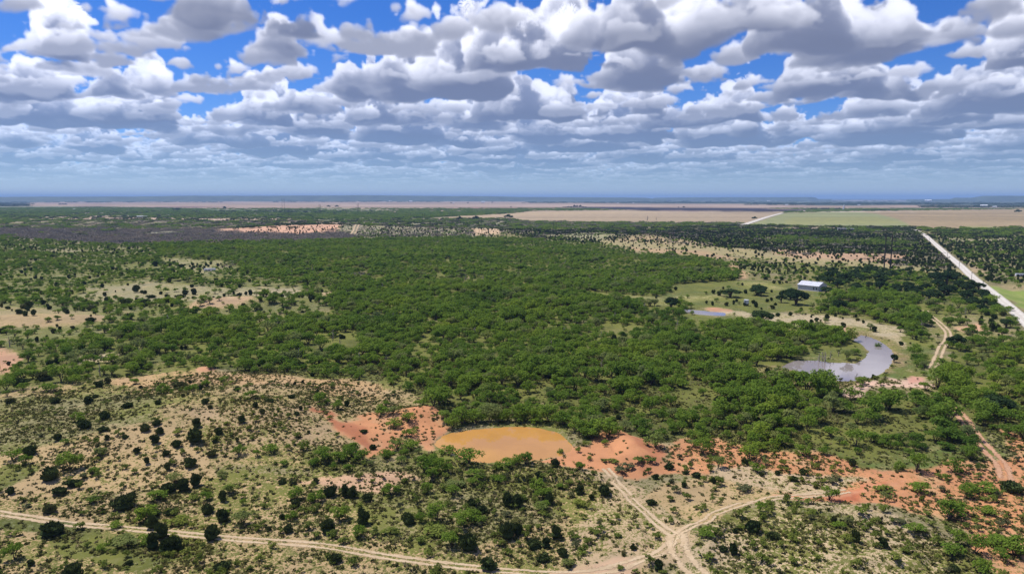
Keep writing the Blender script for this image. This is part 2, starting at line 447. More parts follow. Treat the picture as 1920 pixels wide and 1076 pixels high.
# wooded belts of the far plain
op([(0,373.5),(640,374.5),(980,375),(1500,375),(1920,375),(1920,377.5),(1500,378),(1000,378.4),(640,376.4),(0,377)], soil=(.09,.11,.09))
op([(980,378.4),(1400,379.5),(1500,380),(1700,381.5),(1960,382),(1960,386),(1750,384.6),(1560,385.6),(1400,382.6),(1100,380.8),(1000,380)], soil=(.055,.075,.05), veg=0)
op([(1200,375.4),(1900,376),(1900,377.2),(1560,376.8),(1200,376.2)], soil=(.36,.30,.30))
op([(1760,386),(1960,386.4),(1960,389.5),(1850,389.4),(1760,388)], soil=(.12,.11,.07), veg=0)
# green left belt
op([(-900,386),(20,386),(300,390),(640,396),(840,402),(1000,397),(960,400),(800,410),(600,416),(300,414),(0,410),(-900,410)], soil=(.15,.165,.095), veg=.3, mesq=.24, jun=.22)
op([(380,391.5),(600,396),(640,398.5),(560,400),(400,397)], soil=(.13,.19,.09), mesq=.05); op([(590,389),(760,394),(690,398),(600,395)], soil=(.2,.2,.11), mesq=.05)
# fields
op([(790,410),(960,400),(1000,396),(1300,392),(1470,396),(1470,400),(1396,424),(1280,422),(1150,417),(1060,417),(980,420),(930,415),(870,413)], soil=(.33,.26,.17), veg=0, mesq=0, jun=0, shr=0)
op([(800,411),(880,403),(1000,397),(1300,397),(1000,404),(860,410)], soil=(.37,.285,.175), a=.7)
op([(1060,388.5),(1180,388.6),(1420,391),(1515,393.5),(1515,396.5),(1440,397.5),(1240,396),(1100,391)], soil=(.030,.024,.034), veg=0, mesq=0)
op([(1240,394.5),(1400,395.5),(1300,397),(1220,396)], soil=(.24,.18,.15))
op([(1467,399.5),(1600,396.5),(1640,397),(1780,402),(1800,426),(1640,427),(1396,425)], soil=(.235,.25,.115), veg=0, mesq=0, jun=0)
op([(1590,396.5),(1920,392),(2900,392),(2900,424),(1900,427),(1800,430),(1720,430),(1680,410),(1640,400)], soil=(.29,.225,.13), veg=0, mesq=0, jun=0)
op([(1480,408),(1640,406),(1700,420),(1470,421)], soil=(.245,.25,.10))
op([(1810,425),(1900,426),(1900,429),(1820,430)], soil=(.26,.26,.10))
op([(1500,395.3),(1720,398.2),(1720,399.2),(1500,396.3)], soil=(.5,.42,.34))
# --- left middle distance
op([(-900,410),(300,413),(640,415),(640,445),(0,445),(-900,440)], soil=(.22,.20,.13), veg=.4, mesq=.18, jun=.12, dead=.25)
op([(20,408),(180,405),(330,409),(470,408),(600,412),(560,418),(330,415),(100,414)], soil=(.44,.33,.24), veg=.2, mesq=.05, jun=.25)
op([(140,400.5),(290,399.2),(290,400.2),(140,402)], soil=(.5,.40,.32), mesq=0)
op([(-900,412),(60,414),(90,418),(420,424),(460,426),(300,432),(0,424),(-900,420)], soil=(.24,.21,.13), veg=.5, mesq=.2, dead=.3)
op([(-900,428),(0,428),(250,431),(420,431),(560,433),(700,440),(620,452),(500,456),(200,458),(0,446),(-900,446)], soil=(.15,.13,.11), veg=.15, mesq=.03, jun=.02, dead=1.0)
op([(250,437),(330,433),(330,436),(270,440)], soil=(.22,.23,.14), dead=.1)
op([(400,434),(470,428),(560,420),(640,420),(690,428),(640,436),(560,439),(470,437)], soil=(.54,.33,.22), veg=.12, mesq=0, jun=.22, dead=0)
op([(470,421),(660,414),(700,420),(560,424)], soil=(.40,.30,.21), veg=.2, mesq=.1, jun=.5, dead=0)
op([(640,412),(960,410),(1000,430),(900,445),(700,446),(640,436)], soil=(.27,.25,.17), veg=.4, mesq=.2, jun=.25, dead=.3)
op([(640,414),(800,414),(1000,418),(1000,427),(800,424),(640,420)], soil=(.26,.26,.17), mesq=.15, jun=.45, dead=.1)
op([(600,403),(760,399),(960,396),(950,400),(800,408),(620,408)], soil=(.07,.08,.06), mesq=.9, jun=.5)
op([(880,430),(935,430),(940,440),(890,442)], soil=(.48,.35,.22), veg=.2, mesq=0, jun=.15, dead=0)
op([(960,415),(1400,420),(1400,428),(1100,428),(960,424)], soil=(.20,.20,.12), mesq=.35, jun=.15, dead=.4)
# dark woodland on the right middle distance
op([(930,432),(1060,432),(1180,426),(1400,424),(1720,428),(1760,450),(1810,500),(1740,510),(1500,485),(1300,470),(1180,452),(1000,448)], soil=(.13,.125,.07), veg=.3, mesq=.14, jun=1.0, dead=.08)
op([(1400,443),(1700,447),(1730,460),(1460,458)], mesq=.5, jun=.5); op([(1430,428),(1580,428),(1580,431),(1430,431)], soil=(.45,.36,.26), jun=.1, mesq=.1)
op([(1130,452),(1220,446),(1300,452),(1340,460),(1230,462)], soil=(.36,.28,.16), veg=.35, mesq=.08, jun=.3)
op([(1000,442),(1130,436),(1180,444),(1120,450),(1040,446)], soil=(.30,.29,.17), veg=.4, mesq=.1, jun=.06)
op([(1000,446),(1120,448),(1200,462),(1140,478),(980,478),(920,466)], soil=(.30,.29,.17), veg=.4, mesq=.25, jun=.75)
# --- broad mixed ground between
op([(-900,446),(0,446),(200,460),(640,448),(960,445),(1180,462),(1180,480),(560,590),(0,640),(-900,660)], soil=(.20,.205,.085), veg=.6, mesq=.58, jun=.13)
op([(-900,448),(0,448),(330,462),(300,476),(0,478),(-900,480)], soil=(.24,.23,.12), mesq=.45, jun=.2)
op([(90,470),(110,464),(150,470),(140,478),(100,478)], soil=(.36,.32,.2), mesq=.1)
# main wood
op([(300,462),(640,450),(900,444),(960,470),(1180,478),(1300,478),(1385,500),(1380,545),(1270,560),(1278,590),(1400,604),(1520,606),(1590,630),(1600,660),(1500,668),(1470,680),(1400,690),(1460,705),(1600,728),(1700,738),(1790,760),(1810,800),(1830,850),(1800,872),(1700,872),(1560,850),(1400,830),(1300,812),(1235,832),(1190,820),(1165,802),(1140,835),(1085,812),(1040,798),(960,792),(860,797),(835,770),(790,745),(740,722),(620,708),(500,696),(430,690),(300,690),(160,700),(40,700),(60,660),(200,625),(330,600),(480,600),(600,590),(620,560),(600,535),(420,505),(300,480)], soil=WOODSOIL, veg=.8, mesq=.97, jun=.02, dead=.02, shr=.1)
op([(-900,640),(0,640),(180,625),(330,640),(420,690),(300,715),(0,735),(-900,760)], soil=(.17,.18,.065), veg=.75, mesq=.6, jun=.06, shr=.3)
op([(-60,650),(30,655),(40,690),(0,700),(-60,700)], soil=(.44,.26,.16), veg=.3, mesq=.15)
op([(150,662),(215,658),(225,676),(160,680)], soil=(.40,.33,.20), veg=.3, mesq=.2); op([(270,700),(290,690),(350,690),(340,700)], soil=(.40,.30,.18), mesq=.2)
op([(60,680),(100,685),(90,700),(55,695)], soil=(.40,.30,.18), mesq=.2)
# openings inside the wood
for c in [(800,605,22,7),(900,560,12,5),(690,510,10,5),(530,475,12,3),(1025,610,22,3),(1155,615,26,6),(935,585,20,5),(870,520,14,5),(790,470,14,3),(1120,562,16,4),(1340,650,14,6),(1250,735,12,5),(840,745,10,5),(1100,690,8,4),(920,610,16,4),(1060,585,14,4)]:
    x, y, a_, b_ = c; op([(x+a_*math.cos(t), y+b_*math.sin(t)) for t in np.linspace(0, 6.28, 12)[:-1]], soil=(.22,.19,.09), veg=.6, mesq=.22)
op([(602,545),(622,543),(624,556),(602,558)], soil=(.50,.34,.22), veg=0, mesq=0); op([(600,536),(618,536),(618,545),(600,545)], soil=(.30,.29,.12), mesq=.1)
# pale knoll, middle left
op([(160,540),(280,530),(400,540),(560,535),(572,548),(520,560),(470,572),(440,578),(350,580),(300,566),(170,560)], soil=(.30,.27,.15), veg=.45, mesq=.12, jun=.05)
op([(350,572),(420,566),(470,568),(470,580),(400,584),(352,582)], soil=(.40,.28,.165), veg=.35, mesq=.06, jun=.06); op([(450,545),(560,536),(568,548),(500,560),(440,560)], soil=(.36,.31,.19), veg=.4, mesq=.05, jun=.05)
op([(300,490),(330,483),(420,490),(440,505),(400,520),(350,515)], soil=(.28,.26,.13), veg=.5, mesq=.2, jun=.1); op([(200,500),(300,490),(330,500),(250,510)], mesq=.3)
op([(-900,570),(0,570),(90,575),(170,585),(205,602),(120,612),(0,615),(-900,620)], soil=(.30,.25,.13), veg=.45, mesq=.08, jun=.04)
op([(-900,600),(0,594),(120,588),(200,596),(190,606),(60,614),(-900,625)], soil=(.35,.26,.14), veg=.35, mesq=.05)
# strips and openings on the right
strip([(1125,455),(1230,462),(1330,468),(1450,480),(1560,488),(1680,500),(1760,508),(1820,512)], 5.5, soil=(.34,.29,.15), veg=.45, mesq=.04, jun=.10, dead=0, oak=0)
strip([(1180,466),(1300,474),(1380,482)], 3, soil=(.38,.27,.155), veg=.3, mesq=.03, jun=.1)
op([(1440,472),(1460,468),(1560,474),(1700,478),(1712,484),(1680,490),(1670,496),(1660,490),(1500,482)], soil=(.42,.28,.175), veg=.2, mesq=.05, jun=.3)
op([(1370,495),(1395,495),(1395,520),(1375,520)], soil=(.42,.28,.16), mesq=.2, veg=.4)
op([(1380,488),(1480,490),(1620,498),(1700,508),(1640,520),(1500,512),(1400,508)], soil=(.24,.23,.10), veg=.6, mesq=.2, jun=.45)
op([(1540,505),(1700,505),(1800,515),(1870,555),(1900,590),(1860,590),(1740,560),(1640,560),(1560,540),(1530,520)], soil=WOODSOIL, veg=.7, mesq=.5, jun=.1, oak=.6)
op([(1270,530),(1390,524),(1480,530),(1500,545),(1545,552),(1530,560),(1500,580),(1400,592),(1300,582),(1250,570),(1265,545)], soil=(.155,.185,.055), veg=.7, mesq=.02, jun=.02, oak=0)
op([(1280,555),(1340,550),(1360,556),(1300,566)], soil=(.32,.30,.13), veg=.5); op([(1380,526),(1450,530),(1470,540),(1400,540)], soil=(.26,.26,.09), veg=.5)
op([(1025,546),(1100,545),(1230,556),(1268,560),(1262,578),(1180,572),(1080,556)], soil=(.30,.29,.12), veg=.6, mesq=.06); op([(1070,550),(1180,556),(1180,560),(1090,555)], soil=(.36,.27,.14))
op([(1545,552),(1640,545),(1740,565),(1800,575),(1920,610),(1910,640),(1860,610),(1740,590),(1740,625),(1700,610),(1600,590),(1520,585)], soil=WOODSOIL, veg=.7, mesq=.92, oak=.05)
op([(1320,584),(1400,587),(1460,584),(1540,590),(1620,598),(1700,612),(1740,625),(1745,650),(1720,665),(1690,655),(1660,640),(1640,622),(1600,610),(1540,604),(1460,600),(1400,598)], soil=(.42,.35,.22), veg=.45, mesq=.07, jun=.07)
op([(1310,580),(1340,579),(1372,583),(1370,587),(1320,583)], soil=(.5,.27,.16), veg=.05, mesq=0)
strip([(1400,600),(1480,608),(1560,616),(1620,624),(1660,640),(1685,665)], 5, soil=(.22,.25,.08), veg=.5, mesq=.03)
op([(1740,585),(1800,585),(1880,600),(1920,625),(1900,640),(1830,640),(1790,630),(1740,600)], soil=(.30,.26,.13), veg=.6, mesq=.3, jun=.08)
op([(1800,610),(1840,606),(1850,620),(1805,622)], soil=(.5,.30,.19), veg=.2, mesq=.05)
op([(1690,625),(1745,620),(1750,660),(1745,690),(1690,690),(1680,670),(1690,655)], soil=(.16,.19,.06), veg=.7, mesq=.55)
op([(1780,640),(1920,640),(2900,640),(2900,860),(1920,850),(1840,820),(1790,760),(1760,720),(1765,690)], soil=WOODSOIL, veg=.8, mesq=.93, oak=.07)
op([(1660,688),(1740,692),(1750,712),(1700,720),(1650,712)], soil=GRASS, veg=.6, mesq=.15)
# lake surround
op([(1262,588),(1310,592),(1372,592),(1372,604),(1300,606),(1262,600)], soil=(.15,.19,.055), veg=.7, mesq=.04, jun=0, oak=0)
op([(1496,543),(1546,546),(1550,560),(1500,562)], soil=(.15,.19,.055), veg=.7, mesq=.05, oak=0, jun=0)
lk = LAKE; cxk = sum(p[0] for p in lk)/len(lk); cyk = sum(p[1] for p in lk)/len(lk)
op([(1440,690),(1460,682),(1490,671),(1540,668),(1590,672),(1604,662),(1600,650),(1590,636),(1596,626),(1620,622),(1660,634),(1690,660),(1684,690),(1660,705),(1600,722),(1540,716),(1480,704)], soil=(.26,.20,.10), veg=.55, mesq=0, jun=0, shr=.2)
op([(1500,664),(1560,640),(1598,648),(1606,660),(1596,672),(1540,674),(1490,674)], soil=(.17,.20,.06), veg=.7, mesq=.55)
op([(1560,612),(1600,618),(1606,640),(1590,640)], soil=(.42,.27,.17), veg=.3, mesq=.05)
op([(1585,722),(1650,716),(1700,705),(1745,712),(1770,722),(1740,726),(1660,726),(1600,738)], soil=(.52,.36,.27), veg=.15, mesq=.12)
op([(1695,704),(1725,702),(1740,712),(1700,716)], soil=(.5,.27,.2), veg=.02, mesq=0)
op([(1620,735),(1780,740),(1800,760),(1700,752)], soil=GRASS, mesq=.5)
# --- bare rise on the left, foreground
op([(-900,740),(0,735),(160,716),(300,702),(400,694),(620,706),(740,725),(800,745),(790,800),(700,850),(300,900),(0,930),(-900,960)], soil=(.38,.28,.14), veg=.55, mesq=.05, jun=0, shr=.22)
op([(-900,750),(0,748),(200,735),(330,760),(300,820),(0,850),(-900,870)], soil=(.27,.24,.115), veg=.62, mesq=.02, shr=.15)
op([(200,712),(360,696),(560,702),(680,716),(740,735),(700,760),(600,735),(420,722),(280,735)], soil=(.43,.285,.145), veg=.4, mesq=.03)
op([(360,800),(420,790),(560,780),(640,800),(600,830),(480,835),(400,870),(350,850)], soil=(.36,.26,.145), veg=.5, mesq=.04)
op([(380,692),(415,683),(425,695),(385,698)], soil=(.48,.26,.15), veg=.05)
op([(-900,850),(0,850),(300,830),(420,900),(200,935),(0,940),(-900,960)], soil=CREAM, veg=.42, mesq=.06, shr=.3)
op([(-900,960),(0,935),(200,940),(420,900),(660,860),(820,850),(1000,880),(1160,900),(1230,1000),(1260,1090),(900,1200),(-900,1400)], soil=CREAM, veg=.62, mesq=.12, shr=.45)
op([(-900,880),(-100,880),(60,870),(60,900),(0,915),(-900,930)], soil=(.2,.2,.08), veg=.7, mesq=.15)
op([(-900,1200),(0,1010),(400,1030),(900,1075),(1200,1100),(1600,1900),(-900,1900)], soil=CREAM, veg=.62, mesq=.10, jun=.03, shr=.4)
op([(-60,972),(120,985),(300,1010),(420,1040),(300,1060),(0,1020)], soil=(.17,.18,.075), veg=.8, mesq=.15, shr=.5)
op([(660,880),(860,860),(1010,890),(1020,960),(900,1010),(760,990),(640,930)], soil=(.27,.235,.11), veg=.66, mesq=.2, shr=.45)
op([(740,800),(800,815),(860,865),(1000,872),(1000,900),(840,910),(640,900),(560,860),(560,830),(640,840),(700,850)], soil=(.24,.21,.095), veg=.66, mesq=.28, shr=.42)
op([(540,890),(700,880),(780,900),(640,915)], soil=(.48,.31,.19), veg=.35, mesq=.1)
# red ground round the pond and to its right
op([(600,780),(640,785),(700,775),(730,780),(760,762),(830,765),(860,796),(830,812),(806,826),(820,850),(790,845),(770,800),(740,840),(700,855),(680,840),(650,810)], soil=RED, veg=.2, mesq=.06, shr=.2)
op([(600,778),(640,784),(680,802),(690,830),(672,826),(645,800),(600,786)], soil=DRED, veg=.03, mesq=0, a=.8)
op([(1000,868),(1060,852),(1085,838),(1120,832),(1160,796),(1180,812),(1215,832),(1200,860),(1250,880),(1180,885),(1060,880)], soil=RED, veg=.03, mesq=0, jun=0, shr=.05)
op([(1170,812),(1195,828),(1210,872),(1190,882),(1180,850)], soil=(.36,.14,.075), a=.6)  # shade on the berm's right flank, painted into the soil as darker red
op([(1230,815),(1300,812),(1400,832),(1560,852),(1600,880),(1700,875),(1830,872),(1850,850),(1850,800),(1870,800),(1900,850),(1920,840),(2900,860),(2900,1400),(1920,1100),(1860,1040),(1780,990),(1640,945),(1500,940),(1420,920),(1330,900),(1250,885),(1215,860)], soil=RED, veg=.36, mesq=.09, jun=0, shr=.5)
op([(1300,870),(1420,885),(1560,890),(1600,900),(1480,925),(1400,920),(1300,905)], soil=(.42,.32,.20), veg=.4)
op([(1500,925),(1560,918),(1640,905),(1600,935),(1540,942)], soil=(.42,.12,.06), veg=.02, a=.7); op([(1400,935),(1560,920),(1680,905),(1640,915),(1480,935)], soil=(.5,.25,.14), veg=.02)
op([(1560,845),(1700,840),(1790,855),(1760,880),(1640,880),(1560,870)], soil=GRASS, veg=.7, mesq=.55, a=1)
op([(1700,835),(1830,840),(1840,860),(1760,860)], soil=GRASS, veg=.6, mesq=.3, a=1)
op([(1210,905),(1300,895),(1400,915),(1440,928),(1350,960),(1290,985),(1230,960),(1180,915)], soil=CREAM, veg=.45, mesq=.05, shr=.45)
op([(1290,1000),(1360,965),(1440,938),(1600,945),(1700,985),(1800,1040),(1860,1120),(1800,1300),(1400,1300),(1320,1090),(1280,1040)], soil=(.45,.35,.21), veg=.58, mesq=.07, shr=.5)
op([(1440,940),(1520,960),(1600,1000),(1560,1010),(1480,985)], soil=(.20,.20,.09), veg=.7)
op([(1700,870),(1760,880),(1740,900),(1690,895)], veg=.4)
op([(1100,880),(1160,890),(1260,1000),(1300,1040),(1240,1060),(1100,1070),(1080,960)], soil=(.40,.30,.18), veg=.5, mesq=.03, shr=.4)
op([(1040,1060),(1200,1040),(1240,1070),(1100,1090),(900,1090)], soil=(.48,.33,.21), veg=.2)
# field on the right beyond the road
op([(1865,540),(1880,530),(2900,560),(2900,680),(1960,610),(1900,575)], soil=(.19,.25,.06), veg=.2, mesq=0, jun=0, oak=0)
op([(1850,530),(2900,545),(2900,560),(1885,540)], soil=(.30,.24,.13), veg=.4, mesq=.03)
op([(1740,432),(1920,430),(2900,430),(2900,530),(1850,525),(1800,478),(1770,450)], soil=(.17,.16,.08), veg=.4, mesq=.3, jun=.75)
op([(1810,490),(1850,508),(1860,518),(1835,512),(1800,492)], soil=(.42,.31,.19), mesq=.05, jun=.2); op([(1770,446),(1830,449),(1900,447),(1900,451),(1790,453)], soil=(.28,.26,.15), mesq=.1, jun=.1)
def blur(a):
    b = a.copy(); b[:, 1:-1] = (a[:, :-2]+2*a[:, 1:-1]+a[:, 2:])/4; c = b.copy(); c[1:-1] = (b[:-2]+2*b[1:-1]+b[2:])/4
    return c
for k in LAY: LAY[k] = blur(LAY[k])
def cover(x, y, keys, warp=1.0):
    """land cover at ground points; the borders are broken up by noise"""
    px, py = project(x, y)
    r = np.hypot(x, y)
    wx = (fbm(x/9, y/9, 60, 4)-.5)*9*warp+(fbm(x/45, y/45, 66, 3)-.5)*18*warp
    wy = (fbm(x/9, y/9, 70, 4)-.5)*9*warp+(fbm(x/45, y/45, 76, 3)-.5)*22*warp
    f = 1-sstep(1200, 2500, r)*.9
    px, py = project(x+wx*f, y+wy*f)
    py = np.where(y < 20, 1890, py)
    u = np.clip((px-RX0)/RDX, 0, RW-1.001); v = np.clip(rrow(np.clip(py, 371.2, 1895)), 0, RH-1.001)
    i = u.astype(int); j = v.astype(int); fu = u-i; fv = v-j
    out = []
    for k in keys:
        A = LAY[k]
        out.append((A[j, i]*(1-fu)+A[j, i+1]*fu)*(1-fv)+(A[j+1, i]*(1-fu)+A[j+1, i+1]*fu)*fv)
    return out
print('cover', time.time()-T0)

# ------------------------------------------------------------------ materials
def new_mat(name):
    m = bpy.data.materials.new(name); m.use_nodes = True
    nt = m.node_tree; nt.nodes.clear()
    return m, nt
class NT:
    def __init__(s, nt): s.nt = nt
    def n(s, t, **kw):
        nd = s.nt.nodes.new(t)
        for k, v in kw.items(): setattr(nd, k, v)
        return nd
    def l(s, a, b): s.nt.links.new(a, b)
    def math(s, op_, a, b=None, c=None, clamp=False):
        m = s.n('ShaderNodeMath', operation=op_, use_clamp=clamp)
        for i, v in enumerate((a, b, c)):
            if v is None: continue
            if isinstance(v, (int, float)): m.inputs[i].default_value = v
            else: s.l(v, m.inputs[i])
        return m.outputs[0]
    def mix(s, f, a, b, mode='MIX'):
        m = s.n('ShaderNodeMix', data_type='RGBA', blend_type=mode)
        for i, v in ((0, f), (6, a), (7, b)):
            if isinstance(v, (int, float)): m.inputs[i].default_value = v
            elif isinstance(v, (tuple, list)): m.inputs[i].default_value = tuple(v)+(1,)*(4-len(v))
            else: s.l(v, m.inputs[i])
        return m.outputs[2]
    def noise(s, scale, detail=3, rough=.55, vec=None, dist=0):
        t = s.n('ShaderNodeTexNoise'); t.inputs['Scale'].default_value = scale; t.inputs['Detail'].default_value = detail
        t.inputs['Roughness'].default_value = rough; t.inputs['Distortion'].default_value = dist
        if vec is not None: s.l(vec, t.inputs['Vector'])
        return t.outputs[0]
    def ss(s, x, a, b, inv=False):
        m = s.n('ShaderNodeMapRange', interpolation_type='SMOOTHSTEP')
        s.l(x, m.inputs[0])
        for i, v in ((1, a), (2, b)):
            if isinstance(v, (int, float)): m.inputs[i].default_value = v
            else: s.l(v, m.inputs[i])
        m.inputs[3].default_value = 1 if inv else 0; m.inputs[4].default_value = 0 if inv else 1
        return m.outputs[0]
def simple(name, color, rough=.7, metal=0, var=.12, scale=2.0, bump=0):
    m, nt = new_mat(name); t = NT(nt)
    o = t.n('ShaderNodeOutputMaterial'); b = t.n('ShaderNodeBsdfPrincipled')
    b.inputs['Roughness'].default_value = rough; b.inputs['Metallic'].default_value = metal
    tc = t.n('ShaderNodeTexCoord').outputs['Object']
    nz = t.noise(scale, 4, .6, tc)
    d = tuple(c*(1-var*2) for c in color); l_ = tuple(min(1, c*(1+var)) for c in color)
    t.l(t.mix(t.ss(nz, .3, .7), d, l_), b.inputs['Base Color'])
    if bump:
        bp = t.n('ShaderNodeBump'); bp.inputs['Strength'].default_value = bump; t.l(nz, bp.inputs['Height']); t.l(bp.outputs[0], b.inputs['Normal'])
    t.l(b.outputs[0], o.inputs[0]); return m
def leafmat(name, ca, cb, cc=None, transl=.25, rand=True):
    """foliage: colour differs from plant to plant and from clump to clump"""
    m, nt = new_mat(name); t = NT(nt)
    o = t.n('ShaderNodeOutputMaterial')
    tc = t.n('ShaderNodeTexCoord').outputs['Object']; oi = t.n('ShaderNodeObjectInfo').outputs['Random']
    nz = t.noise(.9, 3, .6, tc)
    f = t.math('ADD', t.math('MULTIPLY', oi, .65), t.math('MULTIPLY', t.ss(nz, .25, .75), .45), clamp=True)
    c = t.mix(f, ca, cb)
    if cc:
        c = t.mix(t.ss(oi, .86, .93), c, cc)
    # stands differ: the tone drifts over tens of metres across the land
    gp = t.n('ShaderNodeNewGeometry').outputs['Position']
    w1 = t.noise(.022, 3, .6, gp)
    c = t.mix(t.ss(w1, .30, .48, True), c, t.mix(1, c, (.62,.70,.80), 'MULTIPLY')); c = t.mix(t.ss(w1, .52, .68), c, t.mix(1, c, (1.25,1.14,1.0), 'MULTIPLY'))
    d = t.n('ShaderNodeBsdfDiffuse'); tr = t.n('ShaderNodeBsdfTranslucent'); mx = t.n('ShaderNodeMixShader')
    mx.inputs[0].default_value = transl
    t.l(c, d.inputs[0]); t.l(c, tr.inputs[0]); t.l(d.outputs[0], mx.inputs[1]); t.l(tr.outputs[0], mx.inputs[2]); t.l(mx.outputs[0], o.inputs[0])
    return m
M = {}
M['mesquite'] = leafmat('mesquite_leaves', (.100,.180,.026), (.215,.300,.044), (.21,.25,.08), .42)
M['juniper'] = leafmat('juniper_needles', (.036,.056,.020), (.078,.102,.034), (.10,.11,.04), .2)
M['oak'] = leafmat('oak_leaves', (.020,.040,.018), (.045,.075,.028), None, .2)
M['shrub'] = leafmat('shrub_leaves', (.10,.14,.028), (.22,.26,.055), (.12,.13,.06), .35)
M['deadwood'] = leafmat('dead_twigs', (.15,.135,.11), (.26,.23,.19), None, 0)
M['tuft'] = leafmat('tuft_blades', (.065,.070,.022), (.15,.145,.05), (.25,.21,.10), .2)
M['bark'] = simple('bark', (.10,.075,.055), .9, var=.25, scale=3)
M['greybark'] = simple('grey_bark', (.30,.26,.22), .9, var=.2, scale=3)
def ground_mat():
    m, nt = new_mat('earth_and_grass'); t = NT(nt)
    o = t.n('ShaderNodeOutputMaterial'); b = t.n('ShaderNodeBsdfPrincipled'); b.inputs['Roughness'].default_value = .95; b.inputs['Specular IOR Level'].default_value = .1
    tc = t.n('ShaderNodeTexCoord').outputs['Object']
    soil = t.n('ShaderNodeAttribute', attribute_name='soil'); veg = t.n('ShaderNodeAttribute', attribute_name='veg').outputs['Fac']
    n1 = t.noise(.045, 5, .6, tc); n2 = t.noise(.35, 4, .65, tc); n3 = t.noise(1.6, 3, .6, tc, .4); n4 = t.noise(3.6, 2, .6, tc)
    # soil: broad tone, stones and crust
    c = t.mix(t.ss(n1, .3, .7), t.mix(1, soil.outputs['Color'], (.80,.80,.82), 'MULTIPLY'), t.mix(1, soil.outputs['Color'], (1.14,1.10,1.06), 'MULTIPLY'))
    c = t.mix(t.math('MULTIPLY', t.ss(n2, .45, .75), .35), c, t.mix(1, c, (.74,.70,.62), 'MULTIPLY'))
    c = t.mix(t.math('MULTIPLY', t.ss(n3, .58, .74), t.math('MULTIPLY', veg, .55)), c, (.62,.55,.42))
    n5 = t.noise(.11, 4, .6, tc); c = t.mix(t.math('MULTIPLY', t.ss(n5, .50, .66), t.math('MULTIPLY', t.ss(veg, .02, .3), .45)), c, (.43,.31,.17))
    # ground cover: a leopard pattern of low plants, drier and greener by place
    vg = t.math('ADD', veg, t.math('MULTIPLY', t.math('SUBTRACT', n1, .5), 1.1))
    vg = t.math('ADD', vg, t.math('MULTIPLY', t.math('SUBTRACT', n2, .5), .8))
    thr = t.math('SUBTRACT', .71, t.math('MULTIPLY', vg, .42))
    cov = t.ss(t.math('ADD', t.math('MULTIPLY', n3, .6), t.math('MULTIPLY', n4, .4)), thr, t.math('ADD', thr, .07))
    cov = t.math('MULTIPLY', cov, t.ss(veg, .01, .15))
    gcol = t.mix(t.ss(n1, .35, .65), (.075,.085,.019), (.150,.155,.036))
    gcol = t.mix(t.ss(n2, .5, .75), gcol, (.16,.155,.05))
    gcol = t.mix(t.ss(n3, .6, .8), gcol, (.035,.04,.015))
    c = t.mix(cov, c, gcol)
    t.l(c, b.inputs['Base Color'])
    bp = t.n('ShaderNodeBump'); bp.inputs['Strength'].default_value = .35; bp.inputs['Distance'].default_value = .25
    t.l(t.math('ADD', n3, t.math('MULTIPLY', cov, .8)), bp.inputs['Height']); t.l(bp.outputs[0], b.inputs['Normal'])
    t.l(b.outputs[0], o.inputs[0]); return m
def field_detail(): pass
M['ground'] = ground_mat()
def track_mat(name, ca, cb, ruts=True, edge=.5):
    """u runs across the track (-1..1); wheel ruts worn bare, grass left between, edges broken"""
    m, nt = new_mat(name); t = NT(nt)
    o = t.n('ShaderNodeOutputMaterial'); b = t.n('ShaderNodeBsdfPrincipled'); b.inputs['Roughness'].default_value = .95; b.inputs['Specular IOR Level'].default_value = .1
    tc = t.n('ShaderNodeTexCoord').outputs['Object']; u = t.n('ShaderNodeAttribute', attribute_name='across').outputs['Fac']
    n1 = t.noise(.5, 4, .65, tc); n2 = t.noise(2.2, 3, .6, tc); n3 = t.noise(.12, 3, .6, tc)
    c = t.mix(t.ss(n1, .3, .7), ca, cb); c = t.mix(t.math('MULTIPLY', t.ss(n2, .5, .75), .4), c, t.mix(1, c, (.7,.66,.6), 'MULTIPLY'))
    au = t.math('ABSOLUTE', u)
    if not ruts:
        c = t.mix(t.math('MULTIPLY', t.ss(t.math('ABSOLUTE', t.math('SUBTRACT', au, .38)), .08, .2), .5), c, t.mix(1, c, (.78,.74,.68), 'MULTIPLY'))
    t.l(c, b.inputs['Base Color'])
    nn = t.math('MULTIPLY', t.math('SUBTRACT', t.math('ADD', t.math('MULTIPLY', n1, .5), t.math('MULTIPLY', n2, .5)), .5), 1.3 if ruts else .7)
    if ruts:
        d = t.math('ABSOLUTE', t.math('SUBTRACT', au, .48))
        d = t.math('ADD', d, nn); d = t.math('ADD', d, t.math('MULTIPLY', t.math('SUBTRACT', n3, .5), .5))
        al = t.ss(d, .16, .34, True)
    else:
        al = t.ss(t.math('ADD', au, nn), .72, .95, True)
    al = t.math('MULTIPLY', al, t.ss(au, .9, 1.0, True))
    tr = t.n('ShaderNodeBsdfTransparent'); mx = t.n('ShaderNodeMixShader')
    t.l(al, mx.inputs[0]); t.l(tr.outputs[0], mx.inputs[1]); t.l(b.outputs[0], mx.inputs[2]); t.l(mx.outputs[0], o.inputs[0]); return m
M['track'] = track_mat('worn_track', (.42,.31,.19), (.52,.40,.26))
M['redtrack'] = track_mat('red_track', (.40,.22,.13), (.48,.29,.18))
M['road'] = track_mat('white_caliche', (.50,.465,.41), (.64,.60,.54), False)
